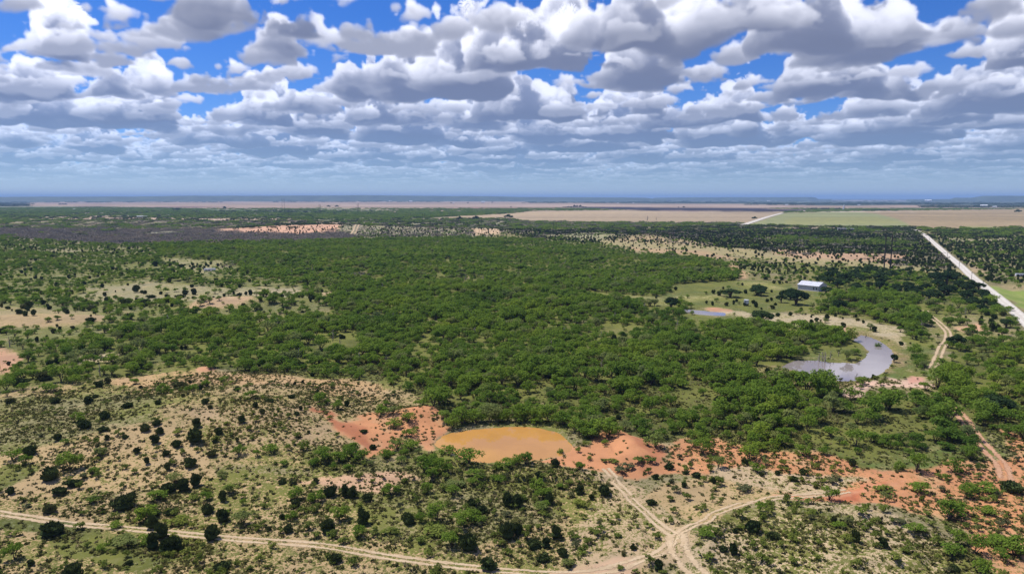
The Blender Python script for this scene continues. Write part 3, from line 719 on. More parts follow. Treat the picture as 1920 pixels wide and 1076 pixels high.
def water_mat(name, color, rough, ior_mix, rip=.05):
    m, nt = new_mat(name); t = NT(nt)
    o = t.n('ShaderNodeOutputMaterial'); b = t.n('ShaderNodeBsdfPrincipled')
    tc = t.n('ShaderNodeTexCoord').outputs['Object']
    n1 = t.noise(.12, 3, .6, tc)
    t.l(t.mix(t.ss(n1, .35, .65), tuple(c*.9 for c in color), color), b.inputs['Base Color'])
    b.inputs['Roughness'].default_value = rough; b.inputs['IOR'].default_value = 1.33; b.inputs['Specular IOR Level'].default_value = ior_mix
    mp = t.n('ShaderNodeMapping'); t.l(tc, mp.inputs[0]); mp.inputs['Scale'].default_value = (1.2, 2.6, 1)
    bp = t.n('ShaderNodeBump'); bp.inputs['Strength'].default_value = rip; bp.inputs['Distance'].default_value = .05
    t.l(t.noise(2.2, 2, .5, mp.outputs[0]), bp.inputs['Height']); t.l(bp.outputs[0], b.inputs['Normal'])
    t.l(b.outputs[0], o.inputs[0]); return m
M['pond'] = water_mat('muddy_water', (.47,.24,.065), .02, .5, .012)
M['lake'] = water_mat('lake_water', (.25,.215,.21), .03, .8, .015)

# ------------------------------------------------------------------ mesh helpers
def tag(o, label=None, cat=None, group=None, kind=None):
    if label: o['label'] = label
    if cat: o['category'] = cat
    if group: o['group'] = group
    if kind: o['kind'] = kind
    return o
def mesh_np(name, V, Fc, mats=(), mi=None, smooth=False):
    """V (n,3), Fc: (m,k) array or list of such arrays"""
    me = bpy.data.meshes.new(name)
    if not isinstance(Fc, list): Fc = [Fc]
    Fc = [f for f in Fc if len(f)]
    me.vertices.add(len(V)); me.vertices.foreach_set('co', np.ascontiguousarray(V, np.float32).ravel())
    tot = np.concatenate([np.full(len(f), f.shape[1]) for f in Fc]); flat_ = np.concatenate([f.ravel() for f in Fc]).astype(np.int32)
    me.loops.add(len(flat_)); me.loops.foreach_set('vertex_index', flat_)
    st = np.concatenate([[0], np.cumsum(tot)[:-1]]).astype(np.int32)
    me.polygons.add(len(tot)); me.polygons.foreach_set('loop_start', st)
    if smooth: me.polygons.foreach_set('use_smooth', np.ones(len(tot), bool))
    for m in mats: me.materials.append(m)
    if mi is not None: me.polygons.foreach_set('material_index', np.asarray(mi, np.int32))
    me.update(calc_edges=True)
    return me
def add(name, me, parent=None, loc=None):
    o = bpy.data.objects.new(name, me); col.objects.link(o)
    if parent: o.parent = parent
    if loc is not None: o.location = loc
    return o
def attr(me, name, data, typ='FLOAT'):
    if typ == 'FLOAT':
        a = me.attributes.new(name, 'FLOAT', 'POINT'); a.data.foreach_set('value', np.ascontiguousarray(data, np.float32).ravel())
    else:
        a = me.attributes.new(name, 'FLOAT_COLOR', 'POINT'); a.data.foreach_set('color', np.ascontiguousarray(data, np.float32).ravel())

# ------------------------------------------------------------------ ground: one sheet from under the camera to the horizon
def build_ground():
    rs = [2.0]
    while rs[-1] < 48000:
        r = rs[-1]
        dr = max(.45, r*r/(CAM_H*683)*1.05) if r > 95 else r*.06+.6
        rs.append(r+min(dr, r*.12))
    rs = np.array(rs)
    fine = np.arange(-39, 39.001, .125)
    side = np.arange(41, 319.01, 2.0)
    az = np.concatenate([fine, side]); az = np.radians(az)
    nr, na = len(rs), len(az)
    Rr, A = np.meshgrid(rs, az, indexing='ij')
    X = np.sin(A)*Rr; Y = np.cos(A)*Rr
    Z = height(X.ravel(), Y.ravel()).reshape(X.shape)
    V = np.stack([X, Y, Z], -1).reshape(-1, 3)
    V = np.vstack([V, [[0, 0, H1(0, 0)]]])
    i = np.arange(nr-1)[:, None]; j = np.arange(na)[None, :]; j2 = (j+1) % na
    q = np.stack([i*na+j, i*na+j2, (i+1)*na+j2, (i+1)*na+j], -1).reshape(-1, 4)[:, ::-1]
    cen = len(V)-1
    tri_ = np.stack([np.full(na, cen), (np.arange(na)+1) % na, np.arange(na)], -1)
    me = mesh_np('ground', V, [q, tri_], [M['ground']], smooth=True)
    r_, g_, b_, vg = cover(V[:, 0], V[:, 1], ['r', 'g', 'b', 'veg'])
    r = np.hypot(V[:, 0], V[:, 1])
    # plough lines and crop rows in the far fields
    k = 1+.24*(vnoise(V[:, 0]/1500, V[:, 1]/130, 90)-.5)*sstep(1400, 2200, r)*2
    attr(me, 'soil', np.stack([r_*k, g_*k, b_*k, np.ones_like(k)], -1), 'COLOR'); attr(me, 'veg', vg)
    o = add('ground', me); tag(o, kind='structure'); print('ground verts', len(V))
build_ground()
print('ground', time.time()-T0)

def water_sheet(name, key, mat, lvl, grow):
    P = np.array(WP[key]); c = P.mean(0); d = P-c; L = np.hypot(d[:, 0], d[:, 1])[:, None]
    # a sheet a little larger than the basin; the bank cuts its outline
    n = len(P); out = []
    for k in range(n):
        a, b, e = P[k-1], P[k], P[(k+1) % n]; t = e-a; t = t/np.hypot(*t); nm = np.array([t[1], -t[0]])
        area = sum(P[q-1][0]*P[q][1]-P[q][0]*P[q-1][1] for q in range(n))
        out.append(b+nm*grow*(1 if area > 0 else -1))
    bm = bmesh.new(); vs = [bm.verts.new((x, y, lvl)) for x, y in out]; f = bm.faces.new(vs)
    if f.normal.z < 0: f.normal_flip()
    bmesh.ops.triangulate(bm, faces=bm.faces[:])
    me = bpy.data.meshes.new(name); bm.to_mesh(me); bm.free(); me.materials.append(mat)
    for p in me.polygons:
        if p.normal.z < 0: p.flip()
    o = add(name, me); tag(o, kind='structure'); return o
water_sheet('pond_water', 'pond', M['pond'], -.02, 1.2)
water_sheet('lake_water', 'lake', M['lake'], -.02, 1.6)
water_sheet('tank_water', 'tank', M['lake'], -.02, .8)

def densify(P, step):
    out = []
    # Catmull-Rom through the points
    P = [np.array(p) for p in P]
    for i in range(len(P)-1):
        p0 = P[max(i-1, 0)]; p1 = P[i]; p2 = P[i+1]; p3 = P[min(i+2, len(P)-1)]
        n = max(2, int(np.hypot(*(p2-p1))/step))
        for k in range(n):
            t = k/n; out.append(.5*((2*p1)+(-p0+p2)*t+(2*p0-5*p1+4*p2-p3)*t*t+(-p0+3*p1-3*p2+p3)*t**3))
    out.append(P[-1]); return np.array(out)
def ribbon(name, P, half, mat, step=1.5, nx=6, lift=.03):
    Q = densify(P, step); T = np.gradient(Q, axis=0); T /= np.hypot(T[:, 0], T[:, 1])[:, None]
    Nn = np.stack([T[:, 1], -T[:, 0]], 1); us = np.linspace(-1, 1, nx+1)
    G = Q[:, None, :]+Nn[:, None, :]*us[None, :, None]*half
    n = len(Q); flatG = G.reshape(-1, 2); z = height(flatG[:, 0], flatG[:, 1])
    r = np.hypot(flatG[:, 0], flatG[:, 1]); z = z+lift+np.clip((r-250)*.0006, 0, .6)
    V = np.concatenate([flatG, z[:, None]], 1)
    i = np.arange(n-1)[:, None]; j = np.arange(nx)[None, :]; w = nx+1
    q = np.stack([i*w+j, i*w+j+1, (i+1)*w+j+1, (i+1)*w+j], -1).reshape(-1, 4)
    me = mesh_np(name, V, q, [mat], smooth=True); attr(me, 'across', np.tile(us, n))
    o = add(name, me); tag(o, kind='structure'); return o
ribbon('gravel_road', WP['wroad'], 3.9, M['road'], 4, 8, .12)
ribbon('farm_road', WP['froad'], 9.0, M['road'], 12, 4, .15)
for k in 'abcd': ribbon('dirt_track', WT[k], 1.35 if k != 'd' else 2.4, M['track'], .8, 6, .035+.006*'abcd'.index(k))
for k in 'efg': ribbon('dirt_track', WT[k], 2.0 if k != 'g' else 6, M['redtrack' if k == 'f' else 'track'], .8, 6, .04)
print('roads', time.time()-T0)

# ------------------------------------------------------------------ plants
def tube(pts, rad, sides=5):
    pts = np.array(pts, float); n = len(pts); V = []; Fq = []
    for i in range(n):
        d = pts[min(i+1, n-1)]-pts[max(i-1, 0)]; d /= np.linalg.norm(d)+1e-9
        a = np.cross(d, [0.3, 1, .2]); a /= np.linalg.norm(a)+1e-9; b = np.cross(d, a)
        for k in range(sides):
            t = 2*math.pi*k/sides; V.append(pts[i]+(a*math.cos(t)+b*math.sin(t))*rad[i])
    for i in range(n-1):
        for k in range(sides):
            k2 = (k+1) % sides; Fq.append((i*sides+k, i*sides+k2, (i+1)*sides+k2, (i+1)*sides+k))
    return np.array(V), np.array(Fq)
def join(parts):
    V = []; Fq = []; o = 0
    for v, f in parts: V.append(v); Fq.append(f+o); o += len(v)
    return np.vstack(V), np.vstack(Fq)
def leaves(c, size, g, up=.0, asp=.6, out=None):
    """quads at centres c; 'out' gives the outward direction each one faces loosely"""
    n = len(c); d = g.normal(size=(n, 3))
    if out is not None: d = d*.75+out*1.0
    d[:, 2] = np.abs(d[:, 2])*.8+up; d /= np.linalg.norm(d, axis=1)[:, None]
    a = np.cross(d, g.normal(size=(n, 3))); a /= np.linalg.norm(a, axis=1)[:, None]; b = np.cross(d, a)
    s = (size*(.6+.8*g.random(n)))[:, None]
    # a kite, so that outlines stay ragged
    V = np.stack([c-a*s, c-b*s*asp, c+a*s*.9, c+b*s*asp*.8], 1).reshape(-1, 3)
    return V, np.arange(4*n).reshape(n, 4)
def lobe_pts(g, centers, radii, n, flat_=.7, shell=.6):
    k = g.choice(len(centers), n, p=radii**2/np.sum(radii**2)); d = g.normal(size=(n, 3)); d /= np.linalg.norm(d, axis=1)[:, None]
    d[:, 2] = np.where(d[:, 2] < -.35, -d[:, 2], d[:, 2])
    r = (shell+(1-shell)*g.random(n))*radii[k]
    return centers[k]+d*r[:, None]*np.array([1, 1, flat_]), d
def core(c, r, fz, g, seg=7, rings=4):
    V = [[0, 0, -1]]; Fq = []
    for i in range(1, rings):
        ph = -math.pi/2+math.pi*i/rings
        for j in range(seg):
            t = 2*math.pi*j/seg; k = 1+.25*(g.random()-.5); V.append([math.cos(ph)*math.cos(t)*k, math.cos(ph)*math.sin(t)*k, math.sin(ph)*k])
    V.append([0, 0, 1]); V = np.array(V)*np.array([r, r, r*fz])+c
    for i in range(rings-2):
        for j in range(seg):
            a = 1+i*seg+j; b = 1+i*seg+(j+1) % seg; Fq.append((a, b, b+seg, a+seg))
    L_ = len(V)-1
    for j in range(seg):
        Fq.append((0, 1+(j+1) % seg, 1+j, 1+j)); a = 1+(rings-2)*seg; Fq.append((L_, a+j, a+(j+1) % seg, a+(j+1) % seg))
    Fq = np.array(Fq); return V, Fq
def mk_mesquite(seed, nl=760, size=.25, H=4.2, W=6.2, trunk=True):
    g = np.random.default_rng(seed)
    K = 13; ang = g.random(K)*6.28; rad = W*.36*np.sqrt(g.random(K)); rad[0] = 0
    cen = np.stack([np.cos(ang)*rad, np.sin(ang)*rad, H*(.36+.38*g.random(K)-.14*(rad/(W*.36))**2)], 1); rr = W*(.12+.09*g.random(K)); rr[0] *= 1.3
    c, d = lobe_pts(g, cen, rr, nl, .85, .5)
    V, Fq = leaves(c, size, g, .45, .62, d)
    tr = []
    if trunk:
        for s in range(3):
            a = g.random()*6.28; b = np.array([math.cos(a)*.1, math.sin(a)*.1, -.25]); k = cen[g.integers(K)]
            mid = b*.3+k*np.array([.35, .35, .42])
            tr.append(tube([b, mid, k*np.array([.8, .8, .9]), k], [.16, .12, .07, .03], 4))
        for k in cen[:7]:
            j = cen[g.integers(K)]*np.array([.4, .4, .5]); tr.append(tube([j, (j+k)*.5+g.normal(size=3)*.15, k], [.08, .05, .02], 3))
    return (V, Fq), (join(tr) if tr else None)
def mk_juniper(seed, nl=520, H=2.5, W=3.2, size=.21):
    g = np.random.default_rng(seed)
    K = 7; ang = g.random(K)*6.28; rad = W*.27*np.sqrt(g.random(K)); rad[0] = .1
    zz = H*(.30+.28*g.random(K)); zz[0] = H*.52
    cen = np.stack([np.cos(ang)*rad, np.sin(ang)*rad, zz], 1); rr = W*(.17+.09*g.random(K)); rr[0] *= 1.25
    c, d = lobe_pts(g, cen, rr, nl, 1.05, .72); c[:, 2] = np.maximum(c[:, 2], .08)
    # upright sprays
    n = len(c); dirv = d*.55+np.array([0, 0, .9]); dirv /= np.linalg.norm(dirv, axis=1)[:, None]
    a = np.cross(dirv, g.normal(size=(n, 3))); a /= np.linalg.norm(a, axis=1)[:, None]; s = (size*(.7+.8*g.random(n)))[:, None]
    V = np.stack([c-dirv*s*.7, c+a*s*.5, c+dirv*s*1.35, c-a*s*.5], 1).reshape(-1, 3); Fq = np.arange(4*n).reshape(n, 4)
    parts = [(V, Fq)]
    for k, r in zip(cen, rr): parts.append(core(k, r*.78, 1.0, g, 6, 4))
    parts.append(core(np.array([0, 0, H*.22]), W*.33, .62, g, 8, 4))
    V, Fq = join(parts); V[:, 2] = np.maximum(V[:, 2], -.15); return V, Fq
def mk_oak(seed, nl=1100, H=8, W=11):
    g = np.random.default_rng(seed)
    K = 16; ang = g.random(K)*6.28; rad = W*.36*np.sqrt(g.random(K)); rad[0] = 0
    cen = np.stack([np.cos(ang)*rad, np.sin(ang)*rad, H*(.60+.10*g.random(K)-.20*(rad/(W*.36))**2)], 1); rr = W*(.12+.06*g.random(K)); rr[0] *= 1.2
    c, d = lobe_pts(g, cen, rr, nl, .8, .7); V, Fq = leaves(c, .36, g, .25, .65, d)
    parts = [(V, Fq)]+[core(k, r*.72, .75, g, 6, 4) for k, r in zip(cen, rr)]
    tr = []
    b = np.array([0, 0, -.3])
    for k in cen[:7]: tr.append(tube([b, np.array([k[0]*.15, k[1]*.15, H*.22]), k*np.array([.7, .7, .8]), k], [.38, .28, .16, .06], 5))
    return join(parts), join(tr)
def mk_shrub(seed, nl=170, H=1.3, W=2.0, size=.17):
    g = np.random.default_rng(seed); K = 5; ang = g.random(K)*6.28; rad = W*.3*np.sqrt(g.random(K))
    cen = np.stack([np.cos(ang)*rad, np.sin(ang)*rad, H*(.35+.3*g.random(K))], 1); rr = W*(.16+.1*g.random(K))
    c, d = lobe_pts(g, cen, rr, nl, .8, .4); V, Fq = leaves(c, size, g, .35, .55, d)
    parts = [(V, Fq)]
    for k in cen[:4]: parts.append(tube([[0, 0, -.1], k*.6, k], [.04, .03, .015], 3))
    return join(parts)
def mk_dead(seed, H=4.5, n=16):
    g = np.random.default_rng(seed); parts = []
    top = np.array([g.normal()*.4, g.normal()*.4, H]); mid = top*.5+g.normal(size=3)*.2
    parts.append(tube([[0, 0, -.4], mid, top], [.16, .11, .03], 5))
    for i in range(n):
        t = .2+.75*g.random(); p = (mid*(t*2) if t < .5 else mid+(top-mid)*(t*2-1)); a = g.random()*6.28; L_ = H*(.45*(1.15-t))*(.6+.6*g.random())
        q = p+np.array([math.cos(a)*.55, math.sin(a)*.55, .7])*L_*.55; e = q+np.array([math.cos(a)*.35, math.sin(a)*.35, .5])*L_*.5+g.normal(size=3)*.15
        parts.append(tube([p, q, e], [.07, .045, .012], 3))
    return join(parts)
def mk_tuft(seed, n=13, W=.5, H=.26):
    g = np.random.default_rng(seed); c = g.normal(size=(n, 3))*np.array([W*.33, W*.33, 0]); c[:, 2] = H*(.25+.5*g.random(n))
    return leaves(c, .20, g, .5, .6, c*.8)
def mk_cluster(seed, span=17, n=330, H=3.0, size=.95, K=14, dead=False):
    g = np.random.default_rng(seed); cen = np.stack([(g.random(K)-.5)*span, (g.random(K)-.5)*span, H*(.45+.25*g.random(K))], 1); rr = 1.5+1.4*g.random(K)
    c, d = lobe_pts(g, cen, rr, n, .65, .6); V, Fq = leaves(c, size, g, .35, .6 if not dead else .25, d); return V, Fq
LIB = {}
def lib(key, name, geoms, mat):
    LIB[key] = [mesh_np(name, v, f, [mat]) for v, f in geoms]
mq = [mk_mesquite(100+i, H=4.2+.25*i, W=5.6+.3*i) for i in range(6)]
lib('mesq_crown', 'mesquite_crown', [a for a, b in mq], M['mesquite'])
lib('mesq_trunk', 'mesquite_trunk', [b for a, b in mq], M['bark'])
def two(name, a, b, ma, mb):
    V, Fq = join([a, b]); return mesh_np(name, V, Fq, [ma, mb], np.concatenate([np.zeros(len(a[1]), int), np.ones(len(b[1]), int)]))
LIB['mesq_full'] = [two('mesquite', a, b, M['mesquite'], M['bark']) for a, b in mq]
lib('mesq_lo', 'mesquite_far', [mk_mesquite(200+i, 190, .50, trunk=False)[0] for i in range(5)], M['mesquite'])
lib('juniper', 'juniper', [mk_juniper(300+i, H=2.1+.22*i, W=3.3-.1*i) for i in range(6)], M['juniper'])
lib('juniper_lo', 'juniper_far', [mk_juniper(330+i, 110, size=.5) for i in range(3)], M['juniper'])
ok = [mk_oak(400+i) for i in range(3)]
lib('oak_crown', 'oak_crown', [a for a, b in ok], M['oak']); lib('oak_trunk', 'oak_trunk', [b for a, b in ok], M['bark'])
lib('oak_lo', 'oak_far', [mk_oak(430+i, 420)[0] for i in range(2)], M['oak'])
lib('shrub', 'shrub', [mk_shrub(500+i) for i in range(5)], M['shrub'])
lib('dead', 'dead_tree', [mk_dead(600+i) for i in range(4)], M['greybark'])
lib('tuft', 'tuft', [mk_tuft(700+i) for i in range(5)], M['tuft'])
lib('cluster', 'mesquite_cluster', [mk_cluster(800+i) for i in range(4)], M['mesquite'])
lib('jcluster', 'juniper_cluster', [mk_cluster(820+i, 15, 260, 2.4, .9) for i in range(3)], M['juniper'])
lib('dcluster', 'brush_cluster', [mk_cluster(840+i, 15, 150, 2.4, .9, dead=True) for i in range(3)], M['deadwood'])
print('plants', time.time()-T0)

def scatter_gn(name, pts, z, scl, idx, meshes, kind='stuff', label=None):
    """one object: points that carry turn, size and variant, instanced through geometry nodes"""
    n = len(pts)
    if n == 0: return
    me = bpy.data.meshes.new(name); me.vertices.add(n)
    me.vertices.foreach_set('co', np.column_stack([pts, z]).astype(np.float32).ravel())
    g = np.random.default_rng(n)
    a = me.attributes.new('rot', 'FLOAT_VECTOR', 'POINT'); a.data.foreach_set('vector', np.column_stack([g.normal(size=n)*.04, g.normal(size=n)*.04, g.random(n)*6.283]).astype(np.float32).ravel())
    a = me.attributes.new('scl', 'FLOAT_VECTOR', 'POINT'); a.data.foreach_set('vector', scl.astype(np.float32).ravel())
    a = me.attributes.new('idx', 'INT', 'POINT'); a.data.foreach_set('value', idx.astype(np.int32))
    o = add(name, me); tag(o, kind=kind)
    lc = bpy.data.collections.new(name+'_library')
    for i, m_ in enumerate(meshes):
        p = bpy.data.objects.new(f'{name}_variant_{i}', m_); lc.objects.link(p)
    ng = bpy.data.node_groups.new(name, 'GeometryNodeTree')
    ng.interface.new_socket('Geometry', in_out='INPUT', socket_type='NodeSocketGeometry'); ng.interface.new_socket('Geometry', in_out='OUTPUT', socket_type='NodeSocketGeometry')
    N = ng.nodes.new; L = ng.links.new
    gi = N('NodeGroupInput'); go = N('NodeGroupOutput'); ip = N('GeometryNodeInstanceOnPoints'); ci = N('GeometryNodeCollectionInfo')
    ci.inputs['Collection'].default_value = lc; ci.inputs['Separate Children'].default_value = True; ci.inputs['Reset Children'].default_value = True
    ip.inputs['Pick Instance'].default_value = True
    def na(nm, dt):
        k = N('GeometryNodeInputNamedAttribute'); k.data_type = dt; k.inputs['Name'].default_value = nm; return k.outputs['Attribute']
    L(gi.outputs[0], ip.inputs['Points']); L(ci.outputs[0], ip.inputs['Instance'])
    L(na('idx', 'INT'), ip.inputs['Instance Index']); L(na('rot', 'FLOAT_VECTOR'), ip.inputs['Rotation']); L(na('scl', 'FLOAT_VECTOR'), ip.inputs['Scale'])
    L(ip.outputs[0], go.inputs[0])
    md = o.modifiers.new('scatter', 'NODES'); md.node_group = ng
    return o
def jitter(cell, r0, r1, amax=41):
    w = r1*math.sin(R(min(amax, 89))); xs = np.arange(-w, w, cell); ys = np.arange(r0*.6, r1, cell)
    X, Y = np.meshgrid(xs, ys); X = X.ravel(); Y = Y.ravel()
    X = X+(rng.random(len(X))-.5)*cell*.95; Y = Y+(rng.random(len(Y))-.5)*cell*.95
    r = np.hypot(X, Y); m = (r > r0) & (r < r1) & (np.abs(np.arctan2(X, Y)) < R(amax)); return X[m], Y[m]
KEEP = []   # circles kept free of scattered plants: (x, y, r)
def clear(x, y, water=1.0, track=1.6, road=5.5):
    ok_ = np.ones(len(x), bool)
    for k in ('pond', 'lake', 'tank'):
        P = WP[k]; xs = [p[0] for p in P]; ys = [p[1] for p in P]
        m = np.nonzero((x > min(xs)-12) & (x < max(xs)+12) & (y > min(ys)-12) & (y < max(ys)+12))[0]
        if len(m):
            d = pdist(x[m], y[m], P, True); ok_[m[pip(x[m], y[m], P) | (d < water)]] = False
    for P, w in [(WP['wroad'], road), (WP['froad'], 10)]+[(WT[k], track if k != 'g' else 6) for k in WT]:
        xs = [p[0] for p in P]; ys = [p[1] for p in P]
        m = np.nonzero((x > min(xs)-15) & (x < max(xs)+15) & (y > min(ys)-15) & (y < max(ys)+15))[0]
        if len(m): ok_[m[pdist(x[m], y[m], P) < w]] = False
    for cx, cy_, cr in KEEP: ok_ &= np.hypot(x-cx, y-cy_) > cr
    return ok_
for px_, py_, rr_ in ((1521, 546, 11), (1400, 571, 4), (393, 509, 6), (1583, 431, 18), (1880, 516, 5)):
    a_, b_ = flat(px_, py_); KEEP.append((float(a_), float(b_), rr_))
# open line of sight to the small tank and to the barn front
def ellipse_keep(px0, py0, rx, ry): KEEP.append((*[float(v) for v in flat(px0, py0)], rx))

# ---- plants placed one by one from the photograph: (u, v of the foot, width, height) in picture crops
def crop(s, ox, oy, L_): return [(ox+u/s, oy+v/s, w/s, h/s) for u, v, w, h in L_]
S1 = 2.7875
JUN = crop(S1, 0, 690, [(195,75,130,50),(270,190,80,35),(82,100,100,30),(505,105,60,40),(557,92,45,45),(730,110,30,20),(925,115,95,55),(990,82,25,20),(1042,122,40,35),(1073,100,45,40),(818,200,40,35),(952,163,30,25),(655,220,80,40),(1063,195,50,42),(1093,220,45,30),(1233,130,40,35),(1537,93,25,25),(1580,83,25,22),(1630,48,35,30),(1656,137,28,28),(1520,165,60,30),(1405,183,65,28),(1332,212,42,40),(1570,225,30,30),(1550,250,40,30),(1367,245,40,40),(1258,295,62,55),(1612,345,25,25),(538,275,65,55),(433,325,75,60),(527,340,70,30),(290,388,62,45),(745,340,65,55),(812,308,60,40),(830,355,60,50),(1020,320,70,65),(800,405,70,60),(1005,400,105,95),(1137,352,62,52),(1237,390,25,60),(1120,398,35,30),(913,422,60,50),(645,375,45,25),(553,382,35,35),(140,465,75,65),(705,455,50,40),(763,508,40,42),(858,465,50,40),(980,530,85,70),(1097,470,70,50),(870,540,40,50),(235,600,100,90),(367,632,90,50),(290,675,105,45),(45,665,50,45),(870,660,90,75),(945,655,90,85),(1010,630,80,80),(620,755,130,105),(1155,705,60,70),(1470,612,60,40),(1525,615,65,36),(1647,608,45,40),(1540,735,60,60),(1150,815,90,90),(1090,910,95,100),(780,850,100,90),(830,905,100,110),(800,775,80,48),(880,775,80,45),(240,770,90,60),(240,897,160,110),(850,985,110,105),(905,960,90,90),(1498,870,60,60),(1705,880,130,110),(1720,680,90,85),(1145,1065,110,70),(1740,1030,110,80),(670,1035,50,30),(1470,795,45,40),(490,160,40,25),(35,190,70,30),(450,195,60,50),(430,110,20,14),(150,1040,50,40),(1400,860,50,40)])
JUN += crop(S1, 640, 690, [(15,680,60,90),(55,685,60,80),(130,708,85,65),(105,828,95,110),(350,825,90,90),(665,965,140,140),(870,905,110,125),(925,880,70,90),(1010,955,110,85),(1070,950,80,80),(1160,995,75,75),(1055,1020,100,60),(770,1074,150,100),(1245,668,58,70),(1380,680,92,80),(1085,720,65,85),(870,735,80,100),(920,730,80,95),(985,605,60,60),(1030,580,50,45),(1524,955,35,45),(1245,518,60,25),(160,432,65,45),(25,205,50,45),(115,345,55,30),(1625,720,70,50),(1310,695,50,45),(1715,535,70,50),(675,735,75,70),(60,640,30,30)])
JUN += crop(S1, 1280, 690, [(330,515,65,50),(415,570,40,30),(635,565,60,45),(590,600,75,45),(500,565,50,35),(15,560,45,30),(80,580,75,45),(10,630,45,40),(485,910,130,65),(915,920,60,75),(1440,1074,60,45),(280,870,50,35),(215,970,70,50),(1745,660,130,80),(895,520,60,50),(1590,1070,50,40)])
JUN += crop(2.989, 0, 350, [(97,725,55,35),(150,700,30,30),(150,680,60,35),(180,728,35,35),(230,665,45,30),(268,692,40,25),(497,762,60,32),(505,730,20,12),(500,700,50,35),(568,570,30,25),(753,598,55,45),(806,605,30,25),(895,608,35,22),(928,622,40,20),(940,638,30,15),(1028,610,55,30),(1082,610,42,42),(1000,628,70,18),(1080,633,25,20),(1010,662,30,24),(1133,645,38,18),(1226,633,32,18),(1336,630,42,38),(1260,612,14,14),(1400,615,40,40),(1375,612,30,25),(1469,607,18,18),(1525,612,12,10),(1475,632,14,12),(800,675,90,45),(690,670,80,40),(840,628,60,25),(865,450,40,32),(950,452,28,20),(1012,455,40,20),(645,595,12,12),(1620,630,20,10),(40,690,30,20),(5,680,20,30)])
JUN += crop(2.989, 1280, 350, [(1240,800,60,40),(1280,800,40,34),(1340,850,40,28),(1570,770,48,32),(1680,780,40,30),(1740,815,40,60),(1775,820,40,55),(1230,893,30,28),(508,690,38,28),(415,680,45,40),(170,670,30,30),(135,660,25,22),(248,672,30,30),(288,665,25,32),(500,645,25,25),(475,650,28,25),(522,668,25,20),(668,695,25,18),(1278,885,15,12),(1016,770,25,22),(400,660,30,30),(350,672,30,24),(985,755,30,20),(900,745,20,14),(730,725,20,12),(610,715,20,12),(690,720,18,10),(1560,560,30,18)])
MES = crop(S1, 0, 690, [(340,550,120,100),(1240,470,80,75),(1400,455,90,60),(1690,500,110,95),(1760,505,100,85),(475,570,60,50),(1255,830,110,100),(800,710,110,80),(585,845,80,50),(120,510,60,50),(480,715,60,40),(1580,435,60,70),(1505,435,40,50),(1150,580,60,50),(40,495,90,60),(640,950,150,80),(740,930,100,70),(1340,470,50,50),(1480,520,60,40),(100,120,60,40),(220,130,80,50),(380,90,60,50),(700,90,60,40),(280,130,60,40),(1640,520,70,60)])
MES += crop(S1, 640, 690, [(205,255,110,75),(265,250,70,60),(270,318,100,65),(345,300,90,70),(355,370,90,60),(290,440,110,90),(360,440,110,80),(430,560,130,130),(500,560,100,110),(670,520,160,120),(560,460,110,80),(850,535,120,90),(915,520,80,80),(970,515,95,115),(50,480,110,110),(110,500,90,80),(1320,385,130,100),(1400,380,90,100),(415,205,90,60),(545,295,100,90),(1240,445,40,40),(1650,430,130,120),(1380,405,50,36),(45,450,90,80),(1148,455,45,45),(590,640,130,60),(700,600,120,60),(820,610,100,50),(640,300,90,80),(730,290,90,80),(830,290,90,70),(930,290,90,70),(1020,300,90,60),(1130,310,90,80),(560,560,80,80),(240,470,90,50),(720,820,80,50),(1150,640,60,50),(1040,760,80,70)])
MES += crop(S1, 1280, 690, [(395,555,90,70),(1270,665,110,80),(1480,785,100,75),(1615,775,90,60),(1235,885,110,70),(1550,985,90,110),(1440,1010,120,90),(1700,950,140,70),(130,890,120,60),(1600,670,140,90),(1440,560,100,90),(1530,490,90,80),(1240,560,100,110),(1390,440,90,60),(640,470,90,80),(110,400,90,80),(560,620,0,0),(830,850,80,60),(1690,1010,80,60),(60,420,60,50),(480,430,80,70),(750,460,70,60)])
MES += [(1868,574,26,18),(1884,592,26,18),(1896,585,18,10)]
MES += [(866,800,44,42),(893,797,40,36),(918,795,44,42),(946,794,40,36),(974,793,44,40),(1002,794,40,38),(1030,796,46,44),(1056,801,44,40),(1080,812,40,36),(1094,822,50,44),(1120,826,56,46),(1146,818,50,42),(848,806,34,30)]
MES = [m for m in MES if m[2] > 0]
SHR = crop(S1, 0, 690, [(920,830,110,60),(640,120,50,30),(350,600,40,30),(520,90,30,20),(760,210,30,20),(1180,90,60,30),(1180,300,40,20),(1300,100,50,25),(1320,380,35,25),(1730,110,50,40),(930,350,60,20),(300,510,50,40),(700,560,40,30),(1380,740,50,40),(1600,760,50,40),(1640,900,60,50),(1000,700,60,40),(420,850,60,50),(560,930,60,50),(120,740,50,30),(60,880,60,40)])
SHR += crop(S1, 640, 690, [(490,890,130,60),(250,880,90,50),(1250,740,90,45),(1200,620,60,40),(1360,880,80,60),(1240,900,60,40),(1260,990,80,40),(1300,490,40,35),(1420,505,70,40),(1370,500,40,30),(1500,560,120,50),(1600,520,110,50),(1200,1060,90,50),(1450,1060,50,30),(950,700,60,50),(1310,860,50,40),(1440,890,60,40),(470,850,90,50),(420,920,80,60)])
SHR += crop(S1, 1280, 690, [(200,625,60,60),(330,650,90,40),(550,715,50,60),(640,710,80,40),(1075,665,100,50),(1690,840,60,50),(1320,930,60,60),(130,1015,90,60),(1110,1035,70,55),(1190,980,60,45),(950,775,80,60),(1060,760,60,55),(700,780,80,50),(820,610,90,40),(730,600,50,30),(35,700,55,50),(100,750,60,50),(1160,835,70,40),(440,740,60,40),(360,1010,60,50),(600,1030,60,50),(720,1010,50,40),(1290,780,50,40),(1360,650,50,40),(1500,690,50,40)])
